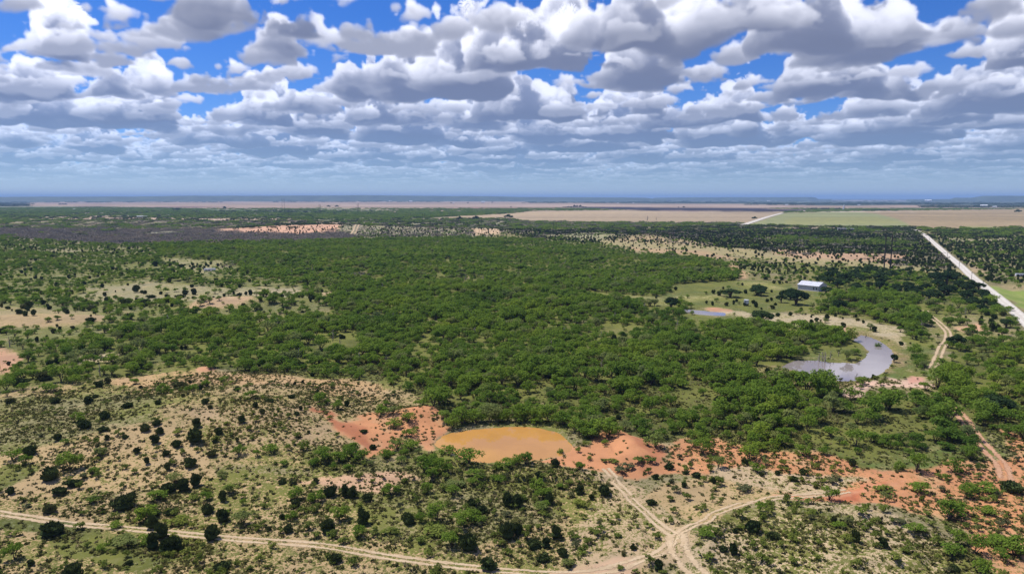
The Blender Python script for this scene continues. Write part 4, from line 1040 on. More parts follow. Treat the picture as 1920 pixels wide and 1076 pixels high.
OAK = crop(2.989, 1280, 350, [(280,628,122,58),(428,615,100,52),(434,600,84,52),(650,670,120,95),(620,640,110,70),(560,655,60,50),(455,775,120,85),(1190,990,38,48),(812,606,70,44),(905,556,80,40),(1500,560,90,70),(1440,545,90,60),(1630,590,70,60),(1640,620,60,44)])+crop(2.989, 640, 350, [(1853,690,85,75)])
HAND = {'jun': [], 'mes': [], 'shr': [], 'oak': []}
for k, L_ in (('jun', JUN), ('mes', MES), ('shr', SHR), ('oak', OAK)):
    a = np.array(L_); x, y, z = ground_at(a[:, 0], a[:, 1]-1); dist = np.sqrt(x*x+y*y+(CAM_H-z)**2)
    W = a[:, 2]*dist/F; dep = CAM_H/dist; Hh = np.maximum(a[:, 3]*dist/F-W*dep*.8, W*.3)/np.sqrt(1-dep*dep)
    HAND[k] = np.column_stack([x, y+W*.28, z, W, Hh])
KEEPV = [(r_[0], r_[1], r_[3]*.45) for r_ in HAND['oak']]

def place(kind, cell, r0, r1, key, gain=1.0, rmin=0, clump=0.0, water=1.5, gap=False):
    x, y = jitter(cell, r0, r1); (c,) = cover(x, y, [key])
    c = c*gain*(1-clump+clump*2*sstep(.38, .62, fbm(x/14, y/14, 91, 3)))
    if gap: c = c*(1-.75*sstep(.60, .68, fbm(x/26, y/26, 33, 4)))
    m = rng.random(len(x)) < c; x, y = x[m], y[m]; m = clear(x, y, water); x, y = x[m], y[m]
    for hx, hy, hr in KEEPV:
        m = np.hypot(x-hx, y-hy) > hr; x, y = x[m], y[m]
    return x, y
def near_filter(x, y, H, f=.55):
    m = np.ones(len(x), bool)
    for hx, hy, hz, hw, hh in H:
        m &= np.hypot(x-hx, y-hy) > hw*f
    return x[m], y[m]
ALLH = np.vstack([HAND[k] for k in HAND])
def in_frame(x, y, z, pad=12):
    px, py = project(x, y, z); return (px > -pad) & (px < 1920+pad) & (py < 1076+pad)
print('hand', time.time()-T0)

# ---- names of places for the labels
MARKS = [('muddy orange pond', 945, 832, 130, 35), ('red earth berm', 1180, 845, 40, 40), ('dirt track fork', 1268, 1008, 30, 15), ('pale track bend', 1445, 932, 40, 10),
 ('red gully', 650, 800, 40, 30), ('grey lake', 1580, 680, 90, 35), ('right-hand red track', 1838, 840, 50, 60), ('pale metal barn', 1522, 540, 25, 12), ('white gravel road', 1850, 545, 60, 60),
 ('pale wooded knoll', 480, 560, 80, 15), ('tan left-edge clearing', 70, 600, 90, 14), ('bare rise crest', 450, 700, 200, 8), ('left track end', 40, 953, 60, 10), ('long track middle', 640, 1025, 60, 10),
 ('small water tank', 1318, 586, 45, 6), ('track above the lake', 1770, 640, 20, 40)]
ORD = ['nearest', 'second nearest', 'third nearest', 'fourth nearest', 'fifth nearest', 'sixth nearest', 'seventh nearest', 'eighth nearest', 'ninth nearest', 'tenth nearest', 'eleventh nearest', 'twelfth nearest', 'thirteenth nearest', 'fourteenth nearest', 'fifteenth nearest', 'sixteenth nearest', 'seventeenth nearest', 'eighteenth nearest', 'nineteenth nearest', 'twentieth nearest']
def label_all(items, noun, adj, shared, grp):
    """items: (object, px, py); label each by the landmark beside it, its side of it and its rank there"""
    b = {}
    for o, px, py in items:
        best = min(MARKS, key=lambda k: math.hypot((px-k[1])/max(k[3], 20), (py-k[2])/max(k[4], 12)*.8)+.012*math.hypot(px-k[1], (py-k[2])*2))
        dx, dy = (px-best[1]), (py-best[2])*1.6
        side = ('left side' if dx < 0 else 'right side') if abs(dx) > abs(dy) else ('far side' if dy < 0 else 'near side')
        b.setdefault((best[0], side), []).append((math.hypot(dx, dy), o))
    for (nm, side), L_ in b.items():
        L_.sort(key=lambda t: t[0])
        for i, (_, o) in enumerate(L_):
            if i < len(ORD): o['label'] = f"{adj} {noun}, {ORD[i]} to {nm}, {side}"
            else: o['label'] = f"{shared} away from the {nm}, {side}"
            o['group'] = grp
def rand_scale(n, lo, hi, zlo=.85, zhi=1.15):
    s = lo+(hi-lo)*rng.random(n); return np.column_stack([s*(.9+.2*rng.random(n)), s*(.9+.2*rng.random(n)), s*(zlo+(zhi-zlo)*rng.random(n))])

# ---- mesquite
x, y = place('m', 3.95, 88, 1300, 'mesq', .97, clump=.2, gap=True); x, y = near_filter(x, y, np.vstack([HAND['mes'], HAND['jun']]), .5)
z = height(x, y); s = rand_scale(len(x), .42, 1.1)*(.8+.45*sstep(.35,.65,fbm(x/38, y/38, 95, 3)))[:, None]
dens, = cover(x, y, ['mesq']); s *= (.72+.38*sstep(.2, .9, dens))[:, None]
px, py = project(x, y, z+1.5); r = np.hypot(x, y); fr = (px > -10) & (px < 1930) & (py < 1080)
order = np.argsort(r+np.where(fr, 0, 1e6)); nh = len(HAND['mes']); pick = order[:300-nh]
pickm = np.zeros(len(x), bool); pickm[pick] = True
items_edge, items_wood = [], []
def mesquite(x_, y_, z_, sc, v):
    e = bpy.data.objects.new('mesquite_tree', None); col.objects.link(e); e.location = (x_, y_, z_); e.scale = sc; e.rotation_euler = (0, 0, random.random()*6.283); e['category'] = 'tree'
    add('crown', LIB['mesq_crown'][v], e); add('trunk', LIB['mesq_trunk'][v], e); return e
for hx, hy, hz, hw, hh in HAND['mes']:
    v = random.randrange(6); e = mesquite(hx, hy, H1(hx, hy), (hw/6.0, hw/6.0, max(.3, min(hh/4.2, hw/6.0*1.25))), v); q = project(hx, hy, hz); items_edge.append((e, float(q[0]), float(q[1])))
for i in pick:
    e = mesquite(x[i], y[i], z[i], s[i], int(rng.integers(6)))
    (items_wood if dens[i] > .62 else items_edge).append((e, float(px[i]), float(py[i])))
label_all(items_edge, 'mesquite tree', 'feathery green', 'feathery green mesquite tree among others', 'scattered mesquite trees')
for e, qx, qy in items_wood:
    e['group'] = 'mesquite trees at the edge of the wood'
    e['label'] = 'green mesquite tree crowded in the wood '+('right beyond the orange pond' if 780 < qx < 1110 else 'left of the orange pond' if qx <= 780 else 'between the red berm and the lake' if qx < 1600 else 'beside the track at the right edge')
rest = ~pickm; near_ = rest & (r < 480); far_ = rest & (r >= 480)
scatter_gn('mesquite_woodland', np.column_stack([x, y])[near_], z[near_], s[near_], rng.integers(6, size=near_.sum()), LIB['mesq_full'])
scatter_gn('distant_mesquite_woodland', np.column_stack([x, y])[far_], z[far_], s[far_], rng.integers(5, size=far_.sum()), LIB['mesq_lo'])
print('mesquite', len(x), near_.sum(), time.time()-T0)
# ---- leafless trees standing in the wood
x, y = jitter(19, 235, 640); m, = cover(x, y, ['mesq']); k = (m > .6) & (rng.random(len(x)) < .30) & clear(x, y, 3); x, y = x[k], y[k]
px, py = project(x, y, 2.0); r = np.hypot(x, y); o_ = np.argsort(r+np.where((px > -5) & (px < 1925), 0, 1e6))[:110]; items = []
for i in o_:
    o = add('leafless_tree', LIB['dead'][int(rng.integers(4))], None, (x[i], y[i], H1(x[i], y[i]))); o['category'] = 'tree'; q = .6+.45*rng.random(); o.scale = (q*1.5, q*1.5, q); o.rotation_euler = (0, 0, random.random()*6.283); items.append((o, float(px[i]), float(py[i])))
label_all(items, 'leafless tree', 'grey', 'grey leafless tree in the green wood', 'leafless trees in the wood')
# ---- juniper
x, y = place('j', 4.2, 92, 1300, 'jun', .75, clump=.3); x, y = near_filter(x, y, HAND['jun'], .6)
z = height(x, y); s = rand_scale(len(x), .45, 1.15, .8, 1.15)
px, py = project(x, y, z+.8); r = np.hypot(x, y); fr = (px > -10) & (px < 1930) & (py < 1080)
order = np.argsort(r+np.where(fr, 0, 1e6)); nh = len(HAND['jun']); pick = order[:max(0, 300-nh)]; pickm = np.zeros(len(x), bool); pickm[pick] = True
items = []
for hx, hy, hz, hw, hh in HAND['jun']:
    v = random.randrange(6); o = add('juniper_bush', LIB['juniper'][v], None, (hx, hy, H1(hx, hy))); o['category'] = 'bush'
    o.scale = (hw/3.5, hw/3.5, max(.3, min(hh/2.7, hw/3.5*1.5))); o.rotation_euler = (0, 0, random.random()*6.283); q = project(hx, hy, hz); items.append((o, float(q[0]), float(q[1])))
for i in pick:
    o = add('juniper_bush', LIB['juniper'][int(rng.integers(6))], None, (x[i], y[i], z[i])); o['category'] = 'bush'; o.scale = s[i]; o.rotation_euler = (0, 0, random.random()*6.283); items.append((o, float(px[i]), float(py[i])))
label_all(items, 'juniper bush', 'dark rounded', 'dark rounded juniper bush among others', 'dark juniper bushes')
rest = ~pickm
scatter_gn('juniper_scrub', np.column_stack([x, y])[rest], z[rest], s[rest], rng.integers(3, size=rest.sum()), LIB['juniper_lo'])
print('juniper', len(x), time.time()-T0)
# ---- oaks
items = []
for hx, hy, hz, hw, hh in HAND['oak']:
    v = random.randrange(3); e = bpy.data.objects.new('oak_tree', None); col.objects.link(e); e.location = (hx, hy, H1(hx, hy)); e.scale = (hw/9.5, hw/9.5, hh/6.8); e['category'] = 'tree'
    add('crown', LIB['oak_crown'][v], e); add('trunk', LIB['oak_trunk'][v], e); q = project(hx, hy, hz); items.append((e, float(q[0]), float(q[1])))
label_all(items, 'oak tree', 'dark domed', 'dark domed oak tree', 'dark domed oaks')
x, y = place('o', 8, 150, 1000, 'oak', .8, clump=.3); z = height(x, y); s = rand_scale(len(x), .55, .95); r = np.hypot(x, y)
px, py = project(x, y, z+3); fr = (px > -10) & (px < 1930) & (py < 1080); order = np.argsort(r+np.where(fr, 0, 1e6)); pick = order[:60]; pickm = np.zeros(len(x), bool); pickm[pick] = True
items = []
for i in pick:
    v = int(rng.integers(3)); e = bpy.data.objects.new('oak_tree', None); col.objects.link(e); e.location = (x[i], y[i], z[i]); e.scale = s[i]; e['category'] = 'tree'
    add('crown', LIB['oak_crown'][v], e); add('trunk', LIB['oak_trunk'][v], e); items.append((e, float(px[i]), float(py[i])))
label_all(items, 'oak in the thicket', 'dark green', 'dark green oak in the thicket', 'dark oaks in the thickets')
scatter_gn('oak_thicket', np.column_stack([x, y])[~pickm], z[~pickm], s[~pickm], rng.integers(2, size=(~pickm).sum()), LIB['oak_lo'])
# ---- low shrubs
x, y = place('s', 2.4, 85, 330, 'shr', .8, clump=.6, water=.8); z = height(x, y); s = rand_scale(len(x), .35, 1.25, .8, 1.2); r = np.hypot(x, y)
px, py = project(x, y, z+.4); fr = (px > -5) & (px < 1925) & (py < 1080); size_ = s[:, 0]/np.maximum(r, 1)
order = np.argsort(-size_*fr); nh = len(HAND['shr']); pick = order[:max(0, 300-nh)]; pickm = np.zeros(len(x), bool); pickm[pick] = True
items = []
for hx, hy, hz, hw, hh in HAND['shr']:
    o = add('green_shrub', LIB['shrub'][random.randrange(5)], None, (hx, hy, H1(hx, hy))); o['category'] = 'shrub'
    o.scale = (hw/1.8, hw/1.8, max(.5, min(hh/1.2, hw/1.8*1.3))); o.rotation_euler = (0, 0, random.random()*6.283); q = project(hx, hy, hz); items.append((o, float(q[0]), float(q[1])))
for i in pick:
    o = add('green_shrub', LIB['shrub'][int(rng.integers(5))], None, (x[i], y[i], z[i])); o['category'] = 'shrub'; o.scale = s[i]; o.rotation_euler = (0, 0, random.random()*6.283); items.append((o, float(px[i]), float(py[i])))
label_all(items, 'shrub', 'low yellow-green', 'low yellow-green shrub among others', 'low green shrubs')
scatter_gn('low_shrubs', np.column_stack([x, y])[~pickm], z[~pickm], s[~pickm], rng.integers(5, size=(~pickm).sum()), LIB['shrub'])
print('shrubs', len(x), time.time()-T0)
# ---- grass tufts
x, y = place('t', .82, 88, 255, 'veg', .9, clump=.6, water=.3); z = height(x, y); s = rand_scale(len(x), .45, 1.6, .7, 1.3)
scatter_gn('grass_tufts', np.column_stack([x, y]), z, s, rng.integers(5, size=len(x)), LIB['tuft']); print('tufts', len(x))
# ---- grey leafless brush, and everything past 1.3 km as clumps
x, y = place('d', 9, 450, 1900, 'dead', .9); z = height(x, y)
scatter_gn('grey_brush', np.column_stack([x, y]), z, rand_scale(len(x), .6, 1.1), rng.integers(3, size=len(x)), LIB['dcluster'])
x, y = place('c', 14, 1290, 5200, 'mesq', 1.0, clump=.5); z = height(x, y)
scatter_gn('far_mesquite_woodland', np.column_stack([x, y]), z, rand_scale(len(x), .75, 1.2), rng.integers(4, size=len(x)), LIB['cluster']); n1_ = len(x)
x, y = place('c', 14, 1290, 3500, 'jun', 1.0, clump=.5); z = height(x, y)
scatter_gn('far_juniper_scrub', np.column_stack([x, y]), z, rand_scale(len(x), .5, 1.1), rng.integers(3, size=len(x)), LIB['jcluster'])
print('far veg', n1_, len(x), time.time()-T0)

# ------------------------------------------------------------------ built things
M['metal_white'] = simple('white_metal', (.64,.65,.69), .45, .0, .06, .6)
M['metal_wall'] = simple('pale_metal_wall', (.50,.50,.56), .5, .0, .05, .5)
M['trim'] = simple('grey_trim', (.30,.30,.34), .5)
M['dark'] = simple('dark_opening', (.02,.02,.025), .3)
M['wood_pole'] = simple('weathered_pole', (.055,.045,.04), .9)
M['steel'] = simple('dull_steel', (.10,.10,.11), .6)
M['tin'] = simple('tin_roof', (.55,.55,.55), .45, .3)
M['house'] = simple('house_wall', (.62,.60,.56), .7)
M['rust'] = simple('brown_shed', (.20,.13,.10), .8)
M['glass'] = simple('dark_window_glass', (.03,.035,.045), .1)
def boxm(bm, x0, x1, y0, y1, z0, z1):
    v = [bm.verts.new(p) for p in ((x0,y0,z0),(x1,y0,z0),(x1,y1,z0),(x0,y1,z0),(x0,y0,z1),(x1,y0,z1),(x1,y1,z1),(x0,y1,z1))]
    for f in ((3,2,1,0),(4,5,6,7),(0,1,5,4),(1,2,6,5),(2,3,7,6),(3,0,4,7)): bm.faces.new([v[i] for i in f])
def bobj(name, boxes, mat, parent=None):
    bm = bmesh.new()
    for b in boxes: boxm(bm, *b)
    me = bpy.data.meshes.new(name); bm.to_mesh(me); bm.free(); me.materials.append(mat); return add(name, me, parent)
def pobj(name, V, Fs, mat, parent=None):
    me = bpy.data.meshes.new(name); me.from_pydata([tuple(v) for v in V], [], Fs); me.update(); me.materials.append(mat); return add(name, me, parent)
def tobj(name, tubes, mat, parent=None):
    v, f = join(tubes); me = mesh_np(name, v, f, [mat]); return add(name, me, parent)
def root(name, px, py, rz, label, cat, group=None, dz=0.0, loc=None):
    e = bpy.data.objects.new(name, None); col.objects.link(e)
    if loc is None:
        x, y, z = [float(v[0]) for v in ground_at(px, py)]
    else: x, y, z = loc
    e.location = (x, y, z+dz); e.rotation_euler = (0, 0, rz); e['label'] = label; e['category'] = cat
    if group: e['group'] = group
    return e
# the barn: long wall towards the camera, right gable in view
def gable(name_root, L_, W_, H_, rise, wall, roof, ov=.35, th=.12):
    h = H_; r = rise
    V = [(0,0,-.6),(L_,0,-.6),(L_,W_,-.6),(0,W_,-.6),(0,0,h),(L_,0,h),(L_,W_,h),(0,W_,h),(L_,W_/2,h+r),(0,W_/2,h+r)]
    pobj('wall', V, [(0,1,5,4),(1,2,6,8,5),(2,3,7,6),(3,0,4,9,7)], wall, name_root)
    s = r/(W_/2); rv = []
    for x in (-ov, L_+ov):
        rv += [(x,-ov,h-s*ov+.02),(x,W_/2,h+r+.02),(x,W_+ov,h-s*ov+.02),(x,-ov,h-s*ov+.02+th),(x,W_/2,h+r+.02+th),(x,W_+ov,h-s*ov+.02+th)]
    F_ = [(0,1,4,3),(1,2,5,4),(7,6,9,10),(8,7,10,11),(3,4,10,9),(4,5,11,10),(1,0,6,7),(2,1,7,8),(0,3,9,6),(5,2,8,11)]
    rf = pobj('roof', rv, F_, roof, name_root); return rf
xr, yr, zr = [float(v[0]) for v in ground_at(1534.5, 546.5)]
th_ = R(-49); Lb, Wb = 14.2, 12.0
bx_, by_ = xr-math.cos(th_)*Lb, yr-math.sin(th_)*Lb
barn = root('metal_barn', 0, 0, th_, 'pale grey metal barn with white gable roof between dark oaks', 'barn', loc=(bx_, by_, H1(xr, yr)))
rf = gable(barn, Lb, Wb, 3.4, 2.1, M['metal_wall'], M['metal_white'])
bobj('ridge_cap', [(-.4, Lb+.4, Wb/2-.25, Wb/2+.25, 5.62, 5.70)], M['metal_white'], rf)
for k in range(14):
    x = -.2+k*(Lb+.4)/13; w_ = .05
    pobj('roof_seam', [(x, -.33, 3.44), (x+w_, -.33, 3.44), (x+w_, Wb/2-.3, 5.62), (x, Wb/2-.3, 5.62), (x, -.33, 3.52), (x+w_, -.33, 3.52), (x+w_, Wb/2-.3, 5.70), (x, Wb/2-.3, 5.70)], [(4, 5, 6, 7), (0, 1, 5, 4), (1, 2, 6, 5), (3, 0, 4, 7)], M['trim'], rf)
for i, x in enumerate(np.linspace(.9, Lb-.9, 12)): bobj('wall_rib', [(x, x+.09, -.05, -.003, -.3, 3.28)], M['metal_wall'], barn)
for y_ in np.linspace(1.0, Wb-1.0, 9): bobj('wall_rib', [(Lb+.003, Lb+.05, y_, y_+.09, -.3, 3.6)], M['metal_wall'], barn)
bobj('eave_trim', [(-.36, Lb+.36, -.43, -.36, 3.12, 3.30)], M['trim'], barn)
bobj('corner_trim', [(Lb-.06, Lb+.07, -.07, .06, -.3, 3.3)], M['trim'], barn)
for x in (10.5, 12.4):
    wdw = bobj('window', [(x, x+.85, -.07, -.003, .9, 2.3)], M['glass'], barn); bobj('frame', [(x-.1, x+.95, -.09, -.072, 2.3, 2.42), (x-.1, x+.95, -.12, -.072, .78, .9)], M['metal_white'], wdw)
bobj('vent', [(11.45, 12.0, -.09, -.003, 2.65, 3.05)], M['trim'], barn)
bobj('side_door', [(Lb+.004, Lb+.07, 4.4, 7.6, 0, 3.0)], M['trim'], barn)
bobj('foundation', [(-.25, Lb+.25, -.25, Wb+.25, -.7, .03)], M['house'], barn)
# blind / white box shed in the clearing
b = root('white_box_shed', 1399, 573, R(-35), 'small white box shed on a dark base in the green clearing', 'shed')
bobj('cabin', [(-1.1, 1.1, -1, 1, 1.2, 3.3)], M['metal_white'], b); bobj('roof', [(-1.25, 1.25, -1.15, 1.15, 3.3, 3.42)], M['metal_white'], b)
bobj('base', [(-1.3, 1.2, -1.2, .9, -.3, 1.2)], M['dark'], b); bobj('window', [(-.3, .3, -1.03, -1.002, 2.2, 2.7)], M['glass'], b)
# trailers
def trailer(px, py, L_, H_, rz, label):
    b = root('white_trailer', px, py, rz, label, 'trailer')
    bobj('body', [(-L_/2, L_/2, -1.2, 1.2, .5, H_)], M['metal_white'], b); bobj('roof', [(-L_/2-.1, L_/2+.1, -1.3, 1.3, H_, H_+.12)], M['metal_white'], b)
    for x in (-.9, .2):
        a = np.linspace(0, 2*math.pi, 13)[:-1]; V = [(x+.42*math.cos(t), -1.22, .42+.42*math.sin(t)) for t in a]+[(x+.42*math.cos(t), -.98, .42+.42*math.sin(t)) for t in a]
        pobj('wheel', V, [tuple(range(12))[::-1], tuple(range(12, 24))]+[(i, (i+1) % 12, 12+(i+1) % 12, 12+i) for i in range(12)], M['dark'], b)
    bobj('hitch', [(L_/2, L_/2+1.2, -.08, .08, .45, .6)], M['steel'], b)
    for x in (-L_*.3, 0, L_*.3): bobj('window', [(x-.4, x+.4, -1.23, -1.205, 1.3, 1.8)], M['glass'], b)
trailer(393.5, 509, 8.6, 2.3, R(10), 'long white trailer parked in the brushy opening at left')
trailer(1913, 518.5, 6.5, 2.2, R(-15), 'white trailer among dark scrub beyond the gravel road')
# long open shed
b = root('open_shed', 1571, 433, R(-20), 'long dark open-fronted shed with white frame behind dark woodland', 'shed')
bobj('roof', [(-1, 27, -.6, 8.6, 4.3, 4.5)], M['metal_white'], b); bobj('back_wall', [(0, 26, 7.8, 8, -.5, 4.3)], M['dark'], b)
bobj('end_wall', [(-.1, .1, .2, 7.8, -.5, 4.3)], M['metal_white'], b); bobj('end_wall', [(25.9, 26.1, .2, 7.8, -.5, 4.3)], M['trim'], b)
for x in np.linspace(0, 25.7, 7): bobj('post', [(x, x+.3, -.1, .2, -.5, 4.3)], M['metal_white'], b)
# power line frames
def hframe(px, pyb, pyt, label, spread=4.6):
    x, y, z = [float(v[0]) for v in ground_at(px, pyb)]
    d = math.hypot(x, y); Hh = (pyb-pyt)/F*math.hypot(d, CAM_H)*1.02
    az = math.atan2(x, y); b = root('power_line_frame', 0, 0, -az, label, 'power pole', 'power line frames across the scrub', loc=(x, y, z))
    q = .30 if Hh < 30 else .55
    for s in (-1, 1): tobj('pole', [tube([(s*spread/2, 0, -.8), (s*spread/2, 0, Hh*.5), (s*spread/2, 0, Hh)], [q, q*.85, q*.65], 8)], M['wood_pole'], b)
    za = Hh*.86; a_ = bobj('crossarm', [(-spread*.95, spread*.95, -.35, -.25+.06, za, za+.35)], M['wood_pole'], b)
    for s in (-spread*.85, 0, spread*.85): tobj('insulator', [tube([(s, -.27, za-.03), (s, -.27, za-1.3)], [.09, .09], 6)], M['steel'], a_)
    for s in (-1, 1): tobj('brace', [tube([(s*spread/2, .08*s, za*.97), (-s*spread/2, .08*s, za*.80)], [.07, .07], 4)], M['wood_pole'], b)
    return b
for a in [(1663, 509, 449, 'tall dark two-pole frame nearest the gravel road'), (1258, 471, 435, 'two-pole power frame above the tan clearing strip'), (1040, 442, 416, 'two-pole power frame on the low hill, third from right'),
          (901, 438, 410, 'two-pole power frame beside a small tan clearing'), (794.5, 424, 401, 'two-pole power frame in striped scrub left of round field trees'), (671.5, 403, 383, 'two-pole power frame at the end of a dark tree line'),
          (600, 402, 384, 'faint two-pole power frame over green scrub, second from left')]: hframe(*a)
hframe(531.5, 397, 374, 'heavy leftmost two-pole frame rising above the pink fields', 9.0)
# roadside poles
for i, (px, py, h, lb) in enumerate([(1742, 455, 6.5, 'roadside pole at the far end of the gravel road'), (1776, 483, 5.5, 'roadside pole second from the far road end'), (1798, 504, 6.0, 'roadside pole halfway along the gravel road'), (1821.5, 524, 5.5, 'roadside pole by dark oaks at the wide part of the road'), (1843, 541, 5.5, 'nearest roadside pole where trees overhang the road')]):
    b = root('roadside_pole', px, py, 0, lb, 'pole', 'poles along the gravel road')
    tobj('post', [tube([(0, 0, -.5), (0, 0, h)], [.16, .11], 7)], M['wood_pole'], b); bobj('arm', [(-.9, .9, -.16, -.1, h-.7, h-.55)], M['wood_pole'], b)
# far farmsteads
def farmhouse(px, py, wpx, label, cat='house', roofm='tin', wallm='house', hr=.34, rz=0.0, name='farm_house'):
    x, y, z = [float(v[0]) for v in ground_at(px, py)]; d = math.hypot(x, y); w = wpx/F*d
    b = root(name, 0, 0, rz-math.atan2(x, y), label, cat, loc=(x, y, z)); b.scale = (1, 1, 1)
    h = w*hr*.7; gable(b, w, w*.6, h, w*hr*.35, M[wallm], M[roofm], ov=w*.03, th=w*.01)
    bobj('door', [(w*.45, w*.53, -w*.006, -w*.001, 0, h*.7)], M['dark'], b)
    for k in (.15, .72): bobj('window', [(w*k, w*(k+.1), -w*.006, -w*.001, h*.35, h*.7)], M['glass'], b)
for a in [(729, 378.3, 5, 'white farm house left of a dark tree row, far plain'), (767, 378.9, 6, 'white farm building on the pink plain, centre left'), (848, 381.4, 4, 'pale house beside two dark tree clumps on the plain'), (902, 380.3, 7, 'long white shed on the pink plain'), (1186, 381, 3, 'tiny white house right of centre on the horizon fields'), (1157, 381, 3, 'tiny pale house left of the other on the horizon fields'),
          (1472, 385.2, 5, 'white farm house left of the dark plowed field end'), (1608, 385.4, 4, 'white shed inside the far tree belt'), (1734, 378.6, 9, 'long white roofs in the far tree belt on the right'), (1838, 388, 9, 'pale farm building among dark trees, far right'), (1860, 389.3, 6, 'low pale house right of the far-right farm'), (1438, 378, 5, 'pale building beyond the far tree belt')]: farmhouse(*a, roofm='metal_white')
farmhouse(218, 408, 7, 'white farmstead with dark roof on the pale left ridge', wallm='metal_white', roofm='rust')
farmhouse(257, 407.5, 15, 'long low grey shed on the pale left ridge', 'shed', 'tin', 'house', .12, name='long_shed')
farmhouse(137, 392.6, 3, 'tiny white shed at the dark field edge, far left', 'shed', name='small_shed'); farmhouse(329, 394.2, 5, 'white cottage tucked into the left tree belt')
# white dome
x, y, z = [float(v[0]) for v in ground_at(622, 377.6)]; d = math.hypot(x, y); rr = 3.4/F*d
v, f = core(np.array([0, 0, 0.]), rr, .62, np.random.default_rng(2), 14, 8); b = root('white_dome', 0, 0, 0, 'large white domed building on the horizon left of centre', 'dome', loc=(x, y, z))
V2 = []; n = 16
for i in range(5):
    ph = i/4*math.pi/2
    for j in range(n): t = 2*math.pi*j/n; V2.append((math.cos(t)*rr*math.cos(ph), math.sin(t)*rr*math.cos(ph), rr*.6*math.sin(ph)))
pobj('shell', V2, [(i*n+j, i*n+(j+1) % n, (i+1)*n+(j+1) % n, (i+1)*n+j) for i in range(4) for j in range(n)], M['metal_white'], b); bobj('entrance', [(-rr*.15, rr*.15, -rr*1.04, -rr*.9, 0, rr*.2)], M['dark'], b)
# silo
x, y, z = [float(v[0]) for v in ground_at(1581.3, 393.6)]; d = math.hypot(x, y); b = root('grain_silo', 0, 0, 0, 'slim tall white silo standing on the far field', 'silo', loc=(x, y, z))
q = 1.1/F*d; hh = 8.4/F*d; tobj('tank', [tube([(0, 0, 0), (.25*q, 0, hh*.6), (.7*q, 0, hh*.92)], [q, q*.95, q*.9], 14)], M['metal_white'], b); tobj('cap', [tube([(.7*q, 0, hh*.92), (.75*q, 0, hh)], [q*.92, q*.15], 14)], M['metal_white'], b)
# trees on the plain
fk = 0
def ftree(px, py, w, h, label, group=None, bare=False):
    x, y, z = [float(v[0]) for v in ground_at(px, py)]; d = math.hypot(x, y)
    o = add('bare_tree' if bare else 'field_tree', (LIB['dead'] if bare else LIB['oak_lo'])[0 if bare else random.randrange(2)], None, (x, y, z-(0 if bare else .15*h/F*d)))
    o.scale = ((w/F*d/2.6,)*2+(h/F*d/4.5,)) if bare else ((w/F*d/10,)*2+(h/F*d/6.3,)); o.rotation_euler = (0, 0, random.random()*6.28); tag(o, label, 'tree', group)
for a in [(862, 414, 14, 9, 'round dark tree, leftmost of three at the tan field edge'), (892, 413, 15, 9, 'brownish round tree, middle of three at the tan field edge'), (953, 411, 20, 10, 'large domed tree alone on the tan field edge'), (1415, 412.5, 10, 7, 'round tree beside the far pale road'),
          (1909, 399.8, 12, 6, 'lone dark tree on the tan field at the right edge'), (616, 389.5, 8, 5, 'dark tree, left of a pair on the pink field'), (632, 389.5, 9, 5, 'dark tree, right of a pair on the pink field'), (421, 392.5, 6, 6, 'dark pointed tree above the green belt, left'), (958, 389.6, 3, 3, 'tiny lone tree in the pink field centre'),
          (1282, 390.4, 5, 4, 'small dark tree standing on the plowed strip'), (1272, 390.2, 3, 2.4, 'tiny tree left of the plowed strip tree'), (846, 381.6, 5, 2.4, 'dark clump by the pale plain house'), (877, 381.6, 4, 2.6, 'dark clump right of the pale plain house'), (923, 381.4, 4, 3, 'dark tree by the long white shed'),
          (122, 378.2, 5, 3, 'tiny dark tree on the horizon field, far left'), (193, 378, 5, 3, 'tiny dark tree on the horizon field, second from left'), (1568, 393.1, 5, 3.4, 'dark tree left of the white silo'), (1574, 393.1, 6, 3.6, 'dark tree right beside the white silo'), (331, 395, 16, 5, 'dark tree clump behind the white cottage')]: ftree(*a)
for k, px in enumerate([1057, 1061, 1066, 1071, 1077, 1082, 1088, 1093, 1098]): ftree(px, 390.2, 6, [3, 3, 4, 4, 6.5, 6, 6.5, 3.6, 3][k], 'dark tree in the clump at the left end of the plowed strip', 'clump at the plowed strip')
for px in [1522, 1526, 1530, 1541, 1545, 1549, 1553]: ftree(px, 393.2, 5, 3.6, 'small dark tree in the short rows left of the silo', 'rows left of the silo')
for px in np.linspace(1619, 1666, 12): ftree(px, 395.6, 5, 2.8, 'brown tree in the long row right of the silo', 'row right of the silo')
for px in np.linspace(1397, 1420, 5): ftree(px, 384.8, 5, 1.8, 'dark shrub tree in the rows beyond the plowed strip', 'rows beyond the plowed strip')
for px in [113, 118, 123]: ftree(px, 385.0, 5, 3, 'dark tree of the clump in the pink field, far left', 'clump far left')
ftree(1213, 414, 13, 9, 'bare spreading tree at the front of the tan field', None, True); ftree(1231, 413.5, 7, 6, 'smaller bare tree right of the spreading one', None, True)
